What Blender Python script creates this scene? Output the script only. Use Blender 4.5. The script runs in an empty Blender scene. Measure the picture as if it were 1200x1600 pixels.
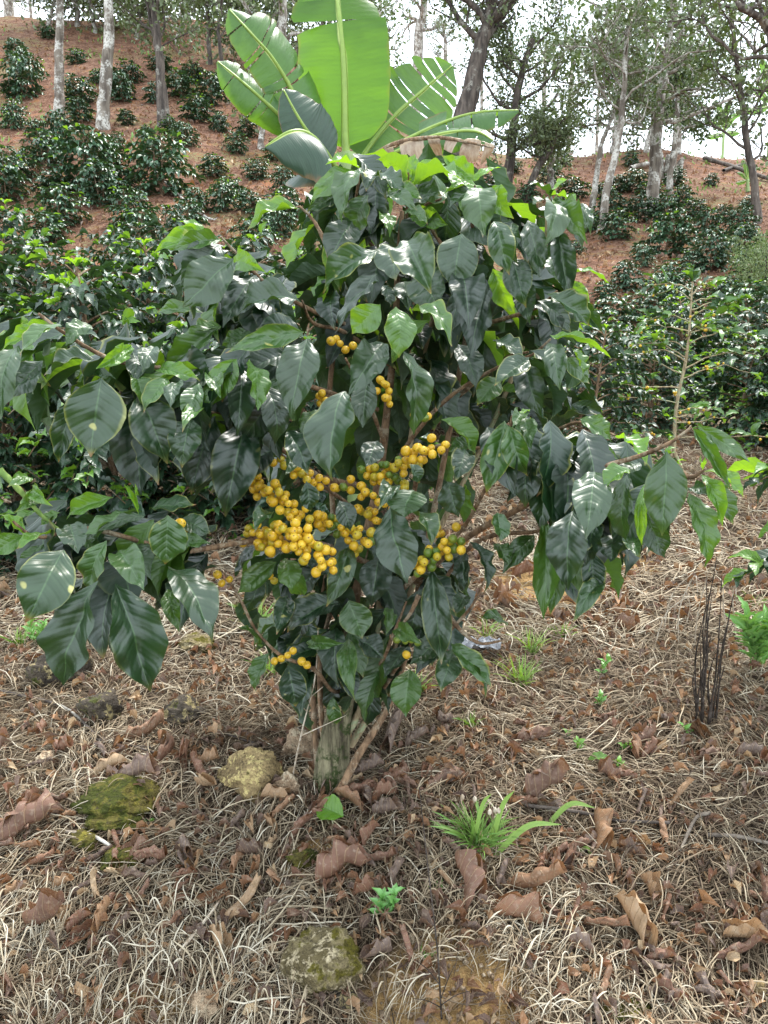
import bpy, math, random
import numpy as np
from mathutils import Vector
random.seed(7); RS=np.random.RandomState(11)
SC=bpy.context.scene
COL=SC.collection
PI=math.pi
def nrm(a): 
    a=np.asarray(a,float); return a/(np.linalg.norm(a,axis=-1,keepdims=True)+1e-12)
# ------------------------------------------------------------------ camera
F=1186.0; PITCH=math.radians(8); CAM=np.array([0,0,1.4])
cd=bpy.data.cameras.new('camera'); cam=bpy.data.objects.new('camera',cd); COL.objects.link(cam)
cd.sensor_fit='VERTICAL'; cd.sensor_height=24; cd.lens=24*F/1600; cd.clip_end=2000; cd.clip_start=0.05
cam.location=CAM; cam.rotation_euler=(PI/2-PITCH,0,0); SC.camera=cam
def ray(px,py):
    x=(px-600)/F; y=(800-py)/F
    c,s=math.cos(PITCH),math.sin(PITCH)
    return np.array([x,c+y*s,-s+y*c])
def at(px,py,Y):
    r=ray(px,py); return CAM+r*(Y/r[1])
def mpp(Y): return Y/F*1.0   # metres per photo pixel at depth Y
# ------------------------------------------------------------------ value noise
_T=RS.rand(256,256)
def vn(x,y):
    x=np.asarray(x,float); y=np.asarray(y,float)
    xi=np.floor(x).astype(int); yi=np.floor(y).astype(int)
    fx=x-xi; fy=y-yi; fx=fx*fx*(3-2*fx); fy=fy*fy*(3-2*fy)
    g=lambda a,b:_T[a&255,b&255]
    return (g(xi,yi)*(1-fx)+g(xi+1,yi)*fx)*(1-fy)+(g(xi,yi+1)*(1-fx)+g(xi+1,yi+1)*fx)*fy-.5
# ------------------------------------------------------------------ terrain
def prof(tab):
    yy=np.linspace(-60,150,4201); z=np.interp(yy,[a for a,b in tab],[b for a,b in tab])
    k=np.hanning(13); k/=k.sum(); zs=np.convolve(np.pad(z,6,mode='edge'),k,'valid')
    k=np.hanning(41); k/=k.sum(); zf=np.convolve(np.pad(z,20,mode='edge'),k,'valid')
    w=np.clip((yy-5)/5,0,1); return yy,zs*(1-w)+zf*w
PL=prof([(-60,-16),(-5,-2.1),(0,0),(1,.42),(1.5,.60),(2,.68),(3,.82),(4,1.05),(5,1.3),(6.5,1.7),(8,2.3),(10,3.25),(13,4.86),(20,8.7),(30,15.4),(33,16),(42,14),(80,4),(150,-10)])
PR=prof([(-60,-16),(-5,-2.1),(0,0),(1,.42),(1.5,.60),(2,.68),(3,.82),(4,1.0),(5,1.2),(6.5,1.55),(8,2.1),(12,3.5),(18,6.0),(26,9.4),(29,9.9),(36,8.6),(80,-2),(150,-16)])
def H(x,y):
    x=np.asarray(x,float); y=np.asarray(y,float)
    u=x/np.maximum(y,4.0); w=np.clip((u+0.22)/0.42,0,1); w=w*w*(3-2*w)
    z=np.interp(y,*PL)*(1-w)+np.interp(y,*PR)*w
    far=np.clip((y-5)/8,0,1)
    z=z+.05*vn(x*1.7+9,y*1.7)+.022*vn(x*6+3,y*6+7)+.010*vn(x*17,y*17+1)+far*(.5*vn(x*.35+50,y*.35)+.16*vn(x*1.1,y*1.1+30))
    return z
def gh(px,py):
    r=ray(px,py); t=0.6
    while t<60:
        p=CAM+r*t
        if p[2]<H(p[0],p[1]): break
        t*=1.01
    a,b=t/1.01,t
    for _ in range(12):
        m=(a+b)/2; p=CAM+r*m
        if p[2]<H(p[0],p[1]): b=m
        else: a=m
    p=CAM+r*b; return np.array([p[0],p[1],float(H(p[0],p[1]))])
def gn(x,y,e=.03):
    hx=(H(x+e,y)-H(x-e,y))/(2*e); hy=(H(x,y+e)-H(x,y-e))/(2*e)
    return nrm(np.stack([-hx,-hy,np.ones_like(hx)],-1))
# ------------------------------------------------------------------ mesh building
def mesh(name,V,Fc,mat,uv=None,att=None,smooth=True):
    V=np.asarray(V,np.float32); Fc=np.asarray(Fc,np.int32)
    me=bpy.data.meshes.new(name); k=Fc.shape[1]
    me.vertices.add(len(V)); me.vertices.foreach_set('co',V.ravel())
    me.loops.add(Fc.size); me.loops.foreach_set('vertex_index',Fc.ravel())
    me.polygons.add(len(Fc)); me.polygons.foreach_set('loop_start',np.arange(0,Fc.size,k,dtype=np.int32))
    me.polygons.foreach_set('use_smooth',np.full(len(Fc),smooth))
    if uv is not None:
        l=me.uv_layers.new(name='UVMap'); l.data.foreach_set('uv',np.asarray(uv,np.float32)[Fc.ravel()].ravel())
    for n,a in (att or {}).items():
        t=me.attributes.new(n,'FLOAT','POINT'); t.data.foreach_set('value',np.asarray(a,np.float32))
    me.update(calc_edges=True)
    if mat: me.materials.append(mat)
    return me
class Buf:
    def __init__(s): s.v=[];s.f=[];s.uv=[];s.at={};s.n=0
    def add(s,V,Fc,uv=None,**at):
        V=np.asarray(V,float); s.v.append(V); s.f.append(np.asarray(Fc)+s.n); s.n+=len(V)
        s.uv.append(np.zeros((len(V),2)) if uv is None else uv)
        for k,a in at.items(): s.at.setdefault(k,[]).append(np.broadcast_to(a,(len(V),)))
        return s
    def mesh(s,name,mat,origin=(0,0,0),smooth=True):
        return mesh(name,np.concatenate(s.v)-np.asarray(origin),np.concatenate(s.f),mat,np.concatenate(s.uv),{k:np.concatenate(a) for k,a in s.at.items()},smooth)
def link(name,me,parent=None,loc=None):
    o=bpy.data.objects.new(name,me); COL.objects.link(o)
    if parent is not None: o.parent=parent
    if loc is not None: o.location=loc
    return o
def tag(o,label=None,cat=None,group=None,kind=None):
    if label: o['label']=label
    if cat: o['category']=cat
    if group: o['group']=group
    if kind: o['kind']=kind
    return o
def thing(name,loc,label,cat,group=None): return tag(link(name,None,loc=tuple(loc)),label,cat,group)
def smoothpath(P,n):
    P=np.asarray(P,float); Q=np.vstack([2*P[0]-P[1],P,2*P[-1]-P[-2]]); out=[]
    m=len(P)-1
    for t in np.linspace(0,m,n):
        i=min(int(t),m-1); f=t-i; a,b,c,d=Q[i],Q[i+1],Q[i+2],Q[i+3]
        out.append(.5*((2*b)+(c-a)*f+(2*a-5*b+4*c-d)*f*f+(3*b-a-3*c+d)*f**3))
    return np.array(out)
def tube(P,r,n=6,knob=0.0,rs=None):
    P=np.asarray(P,float); m=len(P); r=np.broadcast_to(r,(m,)).astype(float).copy()
    T=np.gradient(P,axis=0); T=nrm(T); ref=np.array([0,0,1.]) if abs(T[:,2]).mean()<.8 else np.array([0,1.,0])
    A=nrm(np.cross(T,ref)); B=np.cross(T,A)
    a=np.linspace(0,2*PI,n,endpoint=False)
    rr=r[:,None]*np.ones((m,n))
    if knob: rr*=1+knob*(np.random.RandomState(int(abs(P[0,0]*9973+P[-1,1]*777))%99999).rand(m,n)-.5)*2
    V=P[:,None]+rr[...,None]*(np.cos(a)[None,:,None]*A[:,None]+np.sin(a)[None,:,None]*B[:,None])
    V=V.reshape(-1,3); i=np.arange(m-1)[:,None]*n; j=np.arange(n)[None]; j2=(j+1)%n
    Fc=np.stack([i+j,i+j2,i+n+j2,i+n+j],-1).reshape(-1,4)
    L=np.concatenate([[0],np.cumsum(np.linalg.norm(np.diff(P,axis=0),axis=1))])
    uv=np.stack([np.tile(a/(2*PI),m),np.repeat(L,n)],-1)
    # end cap fan (as thin quads)
    c0=len(V); V=np.vstack([V,P[-1]+T[-1]*r[-1]*.4]); uv=np.vstack([uv,[.5,L[-1]]])
    e=(m-1)*n; cf=[[e+k,e+(k+1)%n,e+(k+2)%n,c0] for k in range(0,n-1,2)]
    if n%2: cf.append([e+n-1,e,c0,c0]) if False else None
    return V,np.vstack([Fc,np.array(cf)]),uv
# ------------------------------------------------------------------ materials
def newmat(name):
    m=bpy.data.materials.new(name); m.use_nodes=True; nt=m.node_tree; nt.nodes.clear(); return m,nt
class NT:
    def __init__(s,nt): s.nt=nt
    def n(s,t,**k):
        o=s.nt.nodes.new(t)
        for a,b in k.items(): setattr(o,a,b)
        return o
    def set(s,sock,v):
        if isinstance(v,bpy.types.NodeSocket): s.nt.links.new(v,sock)
        elif v is not None: sock.default_value=v
    def m(s,op,a,b=None,c=None,clamp=False):
        o=s.n('ShaderNodeMath',operation=op,use_clamp=clamp); s.set(o.inputs[0],a); s.set(o.inputs[1],b)
        if c is not None: s.set(o.inputs[2],c)
        return o.outputs[0]
    def mix(s,f,a,b,mode='MIX'):
        o=s.n('ShaderNodeMix',data_type='RGBA',blend_type=mode); s.set(o.inputs[0],f)
        for i,v in ((6,a),(7,b)): s.set(o.inputs[i],(*v,1) if isinstance(v,tuple) and len(v)==3 else v)
        return o.outputs[2]
    def noise(s,vec,scale,detail=4,rough=.55,out=0):
        o=s.n('ShaderNodeTexNoise'); s.set(o.inputs['Vector'],vec); o.inputs['Scale'].default_value=scale; o.inputs['Detail'].default_value=detail; o.inputs['Roughness'].default_value=rough
        return o.outputs[out]
    def ramp(s,f,pts):
        o=s.n('ShaderNodeValToRGB'); s.set(o.inputs[0],f); e=o.color_ramp.elements
        while len(e)<len(pts): e.new(.5)
        for q,(p,c) in zip(e,pts): q.position=p; q.color=(*c,1) if len(c)==3 else c
        return o.outputs[0]
    def sm(s,f,a,b):
        o=s.n('ShaderNodeMapRange',interpolation_type='SMOOTHSTEP'); s.set(o.inputs[0],f); o.inputs[1].default_value=a; o.inputs[2].default_value=b
        return o.outputs[0]
    def attr(s,n): o=s.n('ShaderNodeAttribute',attribute_name=n); return o.outputs['Fac']
    def bump(s,h,st,dist): 
        o=s.n('ShaderNodeBump'); o.inputs['Strength'].default_value=st; o.inputs['Distance'].default_value=dist; s.set(o.inputs['Height'],h); return o.outputs[0]
    def out(s,sh): o=s.n('ShaderNodeOutputMaterial'); s.nt.links.new(sh,o.inputs[0])
    def pbr(s,col,rough=.6,nrmv=None,spec=.5,**k):
        o=s.n('ShaderNodeBsdfPrincipled'); s.set(o.inputs['Base Color'],(*col,1) if isinstance(col,tuple) else col); s.set(o.inputs['Roughness'],rough); o.inputs['Specular IOR Level'].default_value=spec
        if nrmv is not None: s.set(o.inputs['Normal'],nrmv)
        for a,b in k.items(): s.set(o.inputs[a],b)
        return o.outputs[0]
    def add_trans(s,sh,col,fac,nrmv=None):
        t=s.n('ShaderNodeBsdfTranslucent'); s.set(t.inputs[0],(*col,1) if isinstance(col,tuple) else col)
        if nrmv is not None: s.set(t.inputs['Normal'],nrmv)
        x=s.n('ShaderNodeMixShader'); s.set(x.inputs[0],fac); s.nt.links.new(sh,x.inputs[1]); s.nt.links.new(t.outputs[0],x.inputs[2]); return x.outputs[0]
    def xyz(s,v): o=s.n('ShaderNodeSeparateXYZ'); s.set(o.inputs[0],v); return o.outputs
def leaf_material(name,dark=(.0014,.0080,.0040),mid=(.0032,.024,.008),young=(.10,.24,.015),veins=8,wear=True,detail=True,rough=.35,under=(.018,.05,.012),spec=.85):
    m,nt=newmat(name); N=NT(nt); uv=N.n('ShaderNodeUVMap').outputs[0]; x,y,z=N.xyz(uv)
    rnd=N.attr('rnd'); age=N.attr('age')
    if not detail: rnd=N.m('ADD',N.m('MULTIPLY',rnd,.6),N.m('MULTIPLY',N.n('ShaderNodeObjectInfo').outputs['Random'],.5),clamp=True)
    s=N.m('MULTIPLY',N.m('ABSOLUTE',N.m('SUBTRACT',x,.5)),2.)
    pos=N.n('ShaderNodeNewGeometry'); back=pos.outputs['Backfacing']
    n1=N.noise(pos.outputs['Position'],60,3); n2=N.noise(pos.outputs['Position'],14,2)
    base=N.mix(rnd,dark,mid); base=N.mix(N.m('MULTIPLY',n1,.5),base,mid)
    age2=N.m('MULTIPLY',age,N.m('ADD',.7,n2,clamp=True),clamp=True)
    base=N.mix(age2,base,young)
    base=N.mix(N.m('MULTIPLY',back,.75),base,N.mix(age2,under,young))
    mid_=N.m('SUBTRACT',1.,N.sm(s,.012,.055)); base=N.mix(N.m('MULTIPLY',mid_,.4),base,(.09,.18,.06))
    nv=None
    if detail:
        ph=N.m('SUBTRACT',N.m('MULTIPLY',y,float(veins)),N.m('MULTIPLY',s,1.6))
        ph=N.m('ADD',ph,N.m('MULTIPLY',n2,.9)); fr=N.m('ABSOLUTE',N.m('SUBTRACT',N.m('FRACT',ph),.5)); vein=N.m('SUBTRACT',1.,N.sm(fr,.0,.11)) 
        base=N.mix(N.m('MULTIPLY',vein,.09),base,(.06,.13,.05))
        h=N.m('ADD',N.m('MULTIPLY',N.sm(fr,0,.32),1.),N.m('MULTIPLY',N.sm(s,0,.12),.8)); h=N.m('ADD',h,N.m('MULTIPLY',n1,.5))
        nv=N.bump(h,.28,.0018)
    if wear:
        edge=N.sm(N.m('ADD',s,N.m('MULTIPLY',n2,.45)),1.12,1.24); e2=N.sm(y,.86,1.02)
        g=N.sm(rnd,.35,.8); w=N.m('MULTIPLY',N.m('MAXIMUM',N.m('MULTIPLY',edge,.6),N.m('MULTIPLY',e2,.8)),g)
        base=N.mix(w,base,(.28,.28,.05))
        br=N.m('MULTIPLY',N.sm(N.m('ADD',y,N.m('MULTIPLY',n1,.12)),.99,1.06),g); base=N.mix(br,base,(.20,.09,.03))
        sp=N.m('MULTIPLY',N.sm(N.noise(pos.outputs['Position'],38,1),.73,.78),N.sm(rnd,.4,.7)); base=N.mix(N.m('MULTIPLY',sp,.75),base,(.45,.42,.12))
    ro=N.m('ADD',rough,N.m('ADD',N.m('MULTIPLY',back,.25),N.m('MULTIPLY',n2,.12)))
    sh=N.pbr(base,ro,nv,spec); 
    tc=N.mix(age2,(.06,.15,.01),(.35,.6,.02)); sh=N.add_trans(sh,tc,N.m('ADD',.07,N.m('MULTIPLY',age2,.33)),nv); N.out(sh); return m
M={}
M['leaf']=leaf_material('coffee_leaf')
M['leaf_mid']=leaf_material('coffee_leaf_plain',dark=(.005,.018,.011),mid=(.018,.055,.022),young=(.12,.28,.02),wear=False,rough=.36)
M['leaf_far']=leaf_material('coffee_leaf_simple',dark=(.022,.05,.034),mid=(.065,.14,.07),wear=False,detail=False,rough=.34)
M['tree_leaf']=leaf_material('tree_leaf',dark=(.07,.10,.05),mid=(.17,.21,.10),young=(.28,.32,.10),wear=False,detail=False,rough=.5,under=(.10,.13,.06))
M['tree_leaf_dark']=leaf_material('tree_leaf_dark',dark=(.018,.035,.015),mid=(.045,.08,.03),young=(.2,.3,.05),wear=False,detail=False,rough=.45)
M['grass']=leaf_material('grass_blade',dark=(.09,.20,.03),mid=(.16,.32,.05),young=(.4,.5,.12),wear=False,detail=False,rough=.45,under=(.14,.28,.05))
M['weed']=leaf_material('weed_leaf',dark=(.06,.20,.05),mid=(.12,.32,.08),young=(.3,.55,.1),veins=6,wear=False,detail=False,rough=.4,under=(.14,.28,.09))
def bark(name,a,b,c,scale=1.,cth=(.5,.62),bstr=.6,streak=6.):
    m,nt=newmat(name); N=NT(nt); g=N.n('ShaderNodeNewGeometry').outputs['Position']
    mp=N.n('ShaderNodeMapping'); N.set(mp.inputs[0],g); mp.inputs['Scale'].default_value=(1,1,1/streak)
    n1=N.noise(mp.outputs[0],26*scale,6,.65); n2=N.noise(g,9*scale,5,.6); n3=N.noise(g,60*scale,4)
    col=N.mix(N.sm(n1,.35,.65),a,b); col=N.mix(N.m('MULTIPLY',N.sm(n2,*cth),N.sm(n3,.35,.55)),col,c)
    h=N.m('ADD',n1,N.m('MULTIPLY',n3,.3)); N.out(N.pbr(col,.85,N.bump(h,bstr,.02/scale),.25)); return m
M['bark_grey']=bark('bark_grey',(.10,.08,.065),(.25,.21,.17),(.55,.52,.47),.45,(.45,.58))
M['bark_dark']=bark('bark_dark',(.05,.04,.035),(.15,.12,.10),(.32,.30,.26),.45,(.55,.68))
M['bark_stump']=bark('bark_stump',(.045,.036,.022),(.26,.23,.14),(.03,.045,.01),2.4,(.46,.58),1.3,9)
M['stem']=bark('stem_brown',(.10,.06,.035),(.27,.17,.10),(.34,.28,.20),4.,(.5,.62),.5,3)
M['stem_light']=bark('stem_tan',(.22,.16,.09),(.40,.32,.20),(.3,.34,.2),3.,(.5,.62),.4,3)
M['stem_green']=bark('stem_green',(.10,.17,.04),(.22,.30,.08),(.30,.28,.12),3.,(.6,.7),.2,3)
M['twig_dark']=bark('twig_dark',(.02,.015,.012),(.06,.045,.035),(.10,.08,.07),5.,(.5,.6),.4,2)
M['straw_stem']=bark('straw_stem',(.36,.28,.20),(.62,.54,.44),(.3,.22,.15),5.,(.55,.65),.3,2)
def cherry_mat(name,a,b):
    m,nt=newmat(name); N=NT(nt); oi=N.n('ShaderNodeObjectInfo'); tc=N.n('ShaderNodeTexCoord'); g=N.n('ShaderNodeNewGeometry').outputs['Position']
    n=N.noise(g,55,2); f=N.sm(N.m('ADD',n,N.m('MULTIPLY',N.m('SUBTRACT',oi.outputs['Random'],.5),.5)),.25,.75)
    col=N.mix(f,a,b); zc=N.attr('nav'); col=N.mix(N.sm(zc,.965,.992),col,(.10,.045,.015))
    col=N.mix(N.m('MULTIPLY',N.sm(N.noise(g,160,2),.70,.78),.55),col,(.30,.14,.03))
    N.out(N.pbr(col,.33,N.bump(N.noise(g,220,2),.08,.001),.5,**{'Subsurface Weight':.12,'Subsurface Scale':.004})); return m
M['cherry']=cherry_mat('yellow_cherry',(.60,.36,.018),(.72,.47,.035))
M['cherry_green']=cherry_mat('green_cherry',(.09,.16,.02),(.22,.26,.03))
M['cherry_turning']=cherry_mat('turning_cherry',(.42,.33,.02),(.58,.42,.03))
def straw_mat():
    m,nt=newmat('dry_straw'); N=NT(nt); t=N.attr('tone'); g=N.n('ShaderNodeNewGeometry').outputs['Position']
    t=N.m('ADD',t,N.m('MULTIPLY',N.m('SUBTRACT',N.noise(g,40,2),.5),.3),clamp=True)
    col=N.ramp(t,[(0,(.028,.018,.012)),(.3,(.11,.075,.047)),(.6,(.29,.22,.145)),(.85,(.47,.385,.265)),(1,(.62,.55,.43))])
    N.out(N.add_trans(N.pbr(col,.7,None,.3),(.4,.25,.12),.1)); return m
M['straw']=straw_mat()
def dry_leaf_mat():
    m,nt=newmat('dry_leaf'); N=NT(nt); t=N.attr('tone'); uv=N.n('ShaderNodeUVMap').outputs[0]; x,y,z=N.xyz(uv); g=N.n('ShaderNodeNewGeometry')
    s=N.m('MULTIPLY',N.m('ABSOLUTE',N.m('SUBTRACT',x,.5)),2.)
    n=N.noise(g.outputs['Position'],30,5,.65); n2=N.noise(g.outputs['Position'],120,3)
    # tone bands: 0 dark brown, .25 grey brown, .5 russet, .75 tan, 1 pale
    c=N.ramp(t,[(0,(.040,.018,.014)),(.25,(.14,.10,.085)),(.5,(.185,.080,.048)),(.75,(.33,.18,.09)),(1,(.52,.39,.24))])
    c=N.mix(N.m('MULTIPLY',g.outputs['Backfacing'],.12),c,(.34,.26,.20)); c=N.mix(N.sm(n,.42,.75),c,N.mix(.55,c,(.07,.035,.02))); c=N.mix(N.m('MULTIPLY',N.sm(n2,.5,.7),.3),c,(.5,.40,.30))
    vein=N.m('SUBTRACT',1.,N.sm(N.m('ABSOLUTE',N.m('SUBTRACT',N.m('FRACT',N.m('SUBTRACT',N.m('MULTIPLY',y,8.),N.m('MULTIPLY',s,1.5))),.5)),0,.12))
    md=N.m('SUBTRACT',1.,N.sm(s,.02,.07)); c=N.mix(N.m('MULTIPLY',N.m('MAXIMUM',vein,md),.35),c,(.55,.38,.22))
    h=N.m('ADD',N.m('MULTIPLY',vein,-.6),N.m('ADD',N.m('MULTIPLY',n,.9),N.m('MULTIPLY',n2,.3)))
    nv=N.bump(h,.7,.003); N.out(N.add_trans(N.pbr(c,.6,nv,.35),(.45,.2,.06),.12,nv)); return m
M['dry_leaf']=dry_leaf_mat()
def rock_mat(name,a,b,lich,moss,mth):
    m,nt=newmat(name); N=NT(nt); g=N.n('ShaderNodeNewGeometry'); p=g.outputs['Position']; nz=N.xyz(g.outputs['Normal'])[2]
    n1=N.noise(p,14,6,.6); n2=N.noise(p,45,5,.7); n3=N.noise(p,150,4)
    c=N.mix(N.sm(n1,.38,.62),a,b); c=N.mix(N.sm(n2,.52,.6),c,lich)
    mm=N.sm(N.m('ADD',N.m('MULTIPLY',n1,.8),N.m('MULTIPLY',n2,.5)),mth,mth+.08); c=N.mix(mm,c,N.mix(n3,moss,tuple(.45*q for q in moss)))
    c=N.mix(N.m('MULTIPLY',N.sm(n3,.50,.66),.5),c,(.03,.022,.014)); c=N.mix(N.m('MULTIPLY',N.m('SUBTRACT',1.,N.sm(n2,.32,.40)),.8),c,(.04,.03,.02))
    N.out(N.pbr(c,.9,N.bump(N.m('ADD',N.m('MULTIPLY',n2,.8),n3),.9,.012),.2)); return m
M['rock_yellow']=rock_mat('rock_yellow',(.17,.12,.06),(.40,.29,.14),(.58,.46,.20),(.11,.095,.02),.74)
M['rock_mossy']=rock_mat('rock_mossy',(.11,.085,.04),(.30,.24,.13),(.52,.43,.28),(.13,.11,.015),.63)
M['rock_dark']=rock_mat('rock_dark',(.035,.028,.022),(.10,.08,.06),(.30,.24,.12),(.08,.09,.02),.72)
M['rock_tan']=rock_mat('rock_tan',(.28,.19,.12),(.45,.33,.22),(.5,.4,.28),(.2,.14,.06),.95)
M['moss']=rock_mat('moss_ground',(.09,.075,.02),(.15,.14,.02),(.20,.17,.03),(.06,.07,.01),.6)
def ground_mat():
    m,nt=newmat('hillside_soil'); N=NT(nt); g=N.n('ShaderNodeNewGeometry'); p=g.outputs['Position']; x,y,z=N.xyz(p)
    n1=N.noise(p,3.2,6,.6); n2=N.noise(p,16,6,.65); n3=N.noise(p,70,5,.7); n4=N.noise(p,.5,4,.6); n5=N.noise(p,260,3,.7)
    near=N.ramp(n3,[(.33,(.022,.015,.010)),(.48,(.075,.05,.034)),(.62,(.19,.14,.09)),(.78,(.36,.28,.19))])
    och=N.ramp(N.m('ADD',N.m('MULTIPLY',n3,.5),N.m('MULTIPLY',n5,.5)),[(.3,(.20,.11,.045)),(.55,(.44,.28,.12)),(.75,(.60,.42,.22))])
    near=N.mix(N.m('MULTIPLY',N.sm(N.attr('bare'),.35,.6),1.),near,och)
    near=N.mix(N.m('MULTIPLY',N.sm(n2,.58,.68),.35),near,och)
    far=N.ramp(N.m('ADD',N.m('MULTIPLY',n2,.55),N.m('MULTIPLY',n1,.45)),[(.38,(.05,.024,.015)),(.46,(.14,.062,.036)),(.53,(.22,.115,.075)),(.62,(.31,.21,.15))])
    och2=N.mix(n3,(.16,.055,.022),(.38,.14,.055)); far=N.mix(N.m('MULTIPLY',N.sm(n1,.56,.62),.8),far,och2)
    far=N.mix(N.m('MULTIPLY',N.sm(n3,.5,.7),.35),far,(.38,.29,.22))
    gr=N.m('MULTIPLY',N.sm(N.m('ADD',N.m('MULTIPLY',n4,.6),N.m('MULTIPLY',n1,.4)),.50,.58),N.sm(n2,.40,.58)); far=N.mix(N.m('MULTIPLY',gr,.7),far,N.mix(n3,(.06,.085,.03),(.22,.24,.09)))
    c=N.mix(N.sm(y,3.2,7.),near,far)
    h=N.m('ADD',N.m('ADD',N.m('MULTIPLY',n2,1.),N.m('MULTIPLY',n3,.55)),N.m('MULTIPLY',n5,.25))
    N.out(N.pbr(c,.95,N.bump(h,1.,.03),.15)); return m
M['ground']=ground_mat()
def banana_mat(name,a,b,tc,tf,brown=0.):
    m,nt=newmat(name); N=NT(nt); uv=N.n('ShaderNodeUVMap').outputs[0]; x,y,z=N.xyz(uv); g=N.n('ShaderNodeNewGeometry'); p=g.outputs['Position']
    s=N.m('MULTIPLY',N.m('ABSOLUTE',N.m('SUBTRACT',x,.5)),2.)
    st=N.m('SINE',N.m('MULTIPLY',N.m('ADD',y,N.m('MULTIPLY',s,-.03)),330.)); cx=N.n('ShaderNodeCombineXYZ'); N.set(cx.inputs[0],y); N.set(cx.inputs[1],N.m('MULTIPLY',s,.06))
    stn=N.noise(cx.outputs[0],60,3,.6); n=N.noise(p,9,4)
    c=N.mix(N.sm(N.m('ADD',N.m('MULTIPLY',stn,.6),N.m('MULTIPLY',n,.4)),.35,.65),a,b)
    md=N.m('SUBTRACT',1.,N.sm(s,.03,.075)); c=N.mix(md,c,(.42,.50,.14) if brown<.5 else (.35,.25,.15))
    eb=N.m('MULTIPLY',N.sm(N.m('ADD',s,N.m('MULTIPLY',n,.5)),1.17,1.27),.8); c=N.mix(eb,c,(.16,.09,.03))
    nv=N.bump(N.m('ADD',N.m('MULTIPLY',st,.08),stn),.25,.004)
    N.out(N.add_trans(N.pbr(c,.38,nv,.5),tc,N.m('MULTIPLY',tf,N.m('SUBTRACT',1.,N.m('MULTIPLY',md,.6))),nv)); return m
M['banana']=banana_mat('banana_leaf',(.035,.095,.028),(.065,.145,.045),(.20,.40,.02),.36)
M['banana_backlit']=banana_mat('banana_leaf_backlit',(.035,.11,.012),(.05,.145,.018),(.22,.46,.015),.5)  # backlight put into the material: greener colour, stronger translucency than the plain leaf
M['banana_shaded']=banana_mat('banana_leaf_shaded',(.015,.04,.02),(.025,.06,.03),(.1,.2,.02),.08)  # shade on the folded, hanging leaves put into a darker leaf colour
M['banana_dry']=banana_mat('banana_leaf_dry',(.22,.14,.09),(.42,.33,.24),(.4,.25,.12),.15,1.)
def simple(name,c,r=.5,**k):
    m,nt=newmat(name); N=NT(nt); g=N.n('ShaderNodeNewGeometry').outputs['Position']; n=N.noise(g,35,4)
    cc=N.mix(n,tuple(q*.7 for q in c),tuple(min(1,q*1.2) for q in c)); N.out(N.pbr(cc,r,N.bump(n,.2,.004),.5,**k)); return m
M['plastic']=simple('clear_plastic',(.30,.31,.34),.22,**{'Transmission Weight':.35})
M['pseudostem']=simple('banana_stem',(.22,.30,.10),.5)
# ------------------------------------------------------------------ leaf templates
PW=np.array([0,.03,.10,.2,.32,.45,.58,.70,.80,.88,.94,1.]); WW=np.array([.0,.10,.40,.72,.93,1.,.96,.80,.55,.28,.12,.015])
def template(nu,nv,bulge=.12,fold=.18,wav=.03,quilt=0.,twist=0.,seed=0,PWt=PW,WWt=WW,curl=0.,curlx=0.):
    r=np.random.RandomState(seed); t=np.linspace(0,1,nu)
    if nu>8: t=t
    s=np.linspace(-1,1,nv); Tm,S=np.meshgrid(t,s,indexing='ij')
    w=np.interp(Tm,PWt,WWt)*.5; w=np.maximum(w,.012)
    asym=1+.06*np.sin(5*Tm+seed)
    x=S*w*asym; y=Tm.copy(); z=bulge*4*Tm*(1-Tm)+fold*np.abs(S)*w*1.0
    ph=r.rand()*6; z=z+wav*np.sin(2*PI*(2.6+r.rand())*Tm+ph+(S>0)*r.rand()*3)*np.abs(S)**2*np.minimum(1,w*4)
    if quilt: z=z-quilt*np.abs(np.sin(PI*(Tm*9-np.abs(S)*1.6)))*np.minimum(1,np.abs(S)*3)*np.minimum(1,w*3)*-1
    if curlx: # edges curl around the long axis
        a=S*curlx*(w*2); x=np.sin(a)/max(curlx,1e-3)*.5*asym; z=z+(1-np.cos(a))/curlx*.5
    if curl: # lengthwise curl
        a=(Tm-.2)*curl; y2=np.where(Tm>.2,.2+np.sin(a)/curl,Tm); z=z+np.where(Tm>.2,(1-np.cos(a))/curl,0)*1.; y=y2
    if twist:
        a=twist*(Tm-.3); x,z=x*np.cos(a)-z*np.sin(a)*1., x*np.sin(a)+z*np.cos(a)
    V=np.stack([x,y,z],-1).reshape(-1,3)
    i=np.arange(nu-1)[:,None]*nv+np.arange(nv-1)[None]; i=i.ravel()
    Fc=np.stack([i,i+1,i+nv+1,i+nv],-1); uv=np.stack([(S+1)/2,Tm],-1).reshape(-1,2)
    return V,Fc,uv
HI=[template(30,11,.08+.06*(k%4),.12+.16*(k%3),(.028+.02*(k%3)),.004,(k%5-2)*.25,k) for k in range(12)]
MID=[template(9,5,.12+.04*(k%3),.25,.05,0,(k%5-2)*.25,k) for k in range(8)]
LO=[template(6,3,.15,.3,.05,0,(k%3-1)*.3,k) for k in range(6)]
TINY=[template(4,3,.15,.3,.0,0,0,k,np.array([0,.3,.7,1]),np.array([.1,.9,.8,.05])) for k in range(2)]
def frames(D,Nn):
    D=nrm(D); Nn=nrm(Nn-(Nn*D).sum(-1,keepdims=True)*D); X=np.cross(D,Nn); return X,D,Nn
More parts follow.
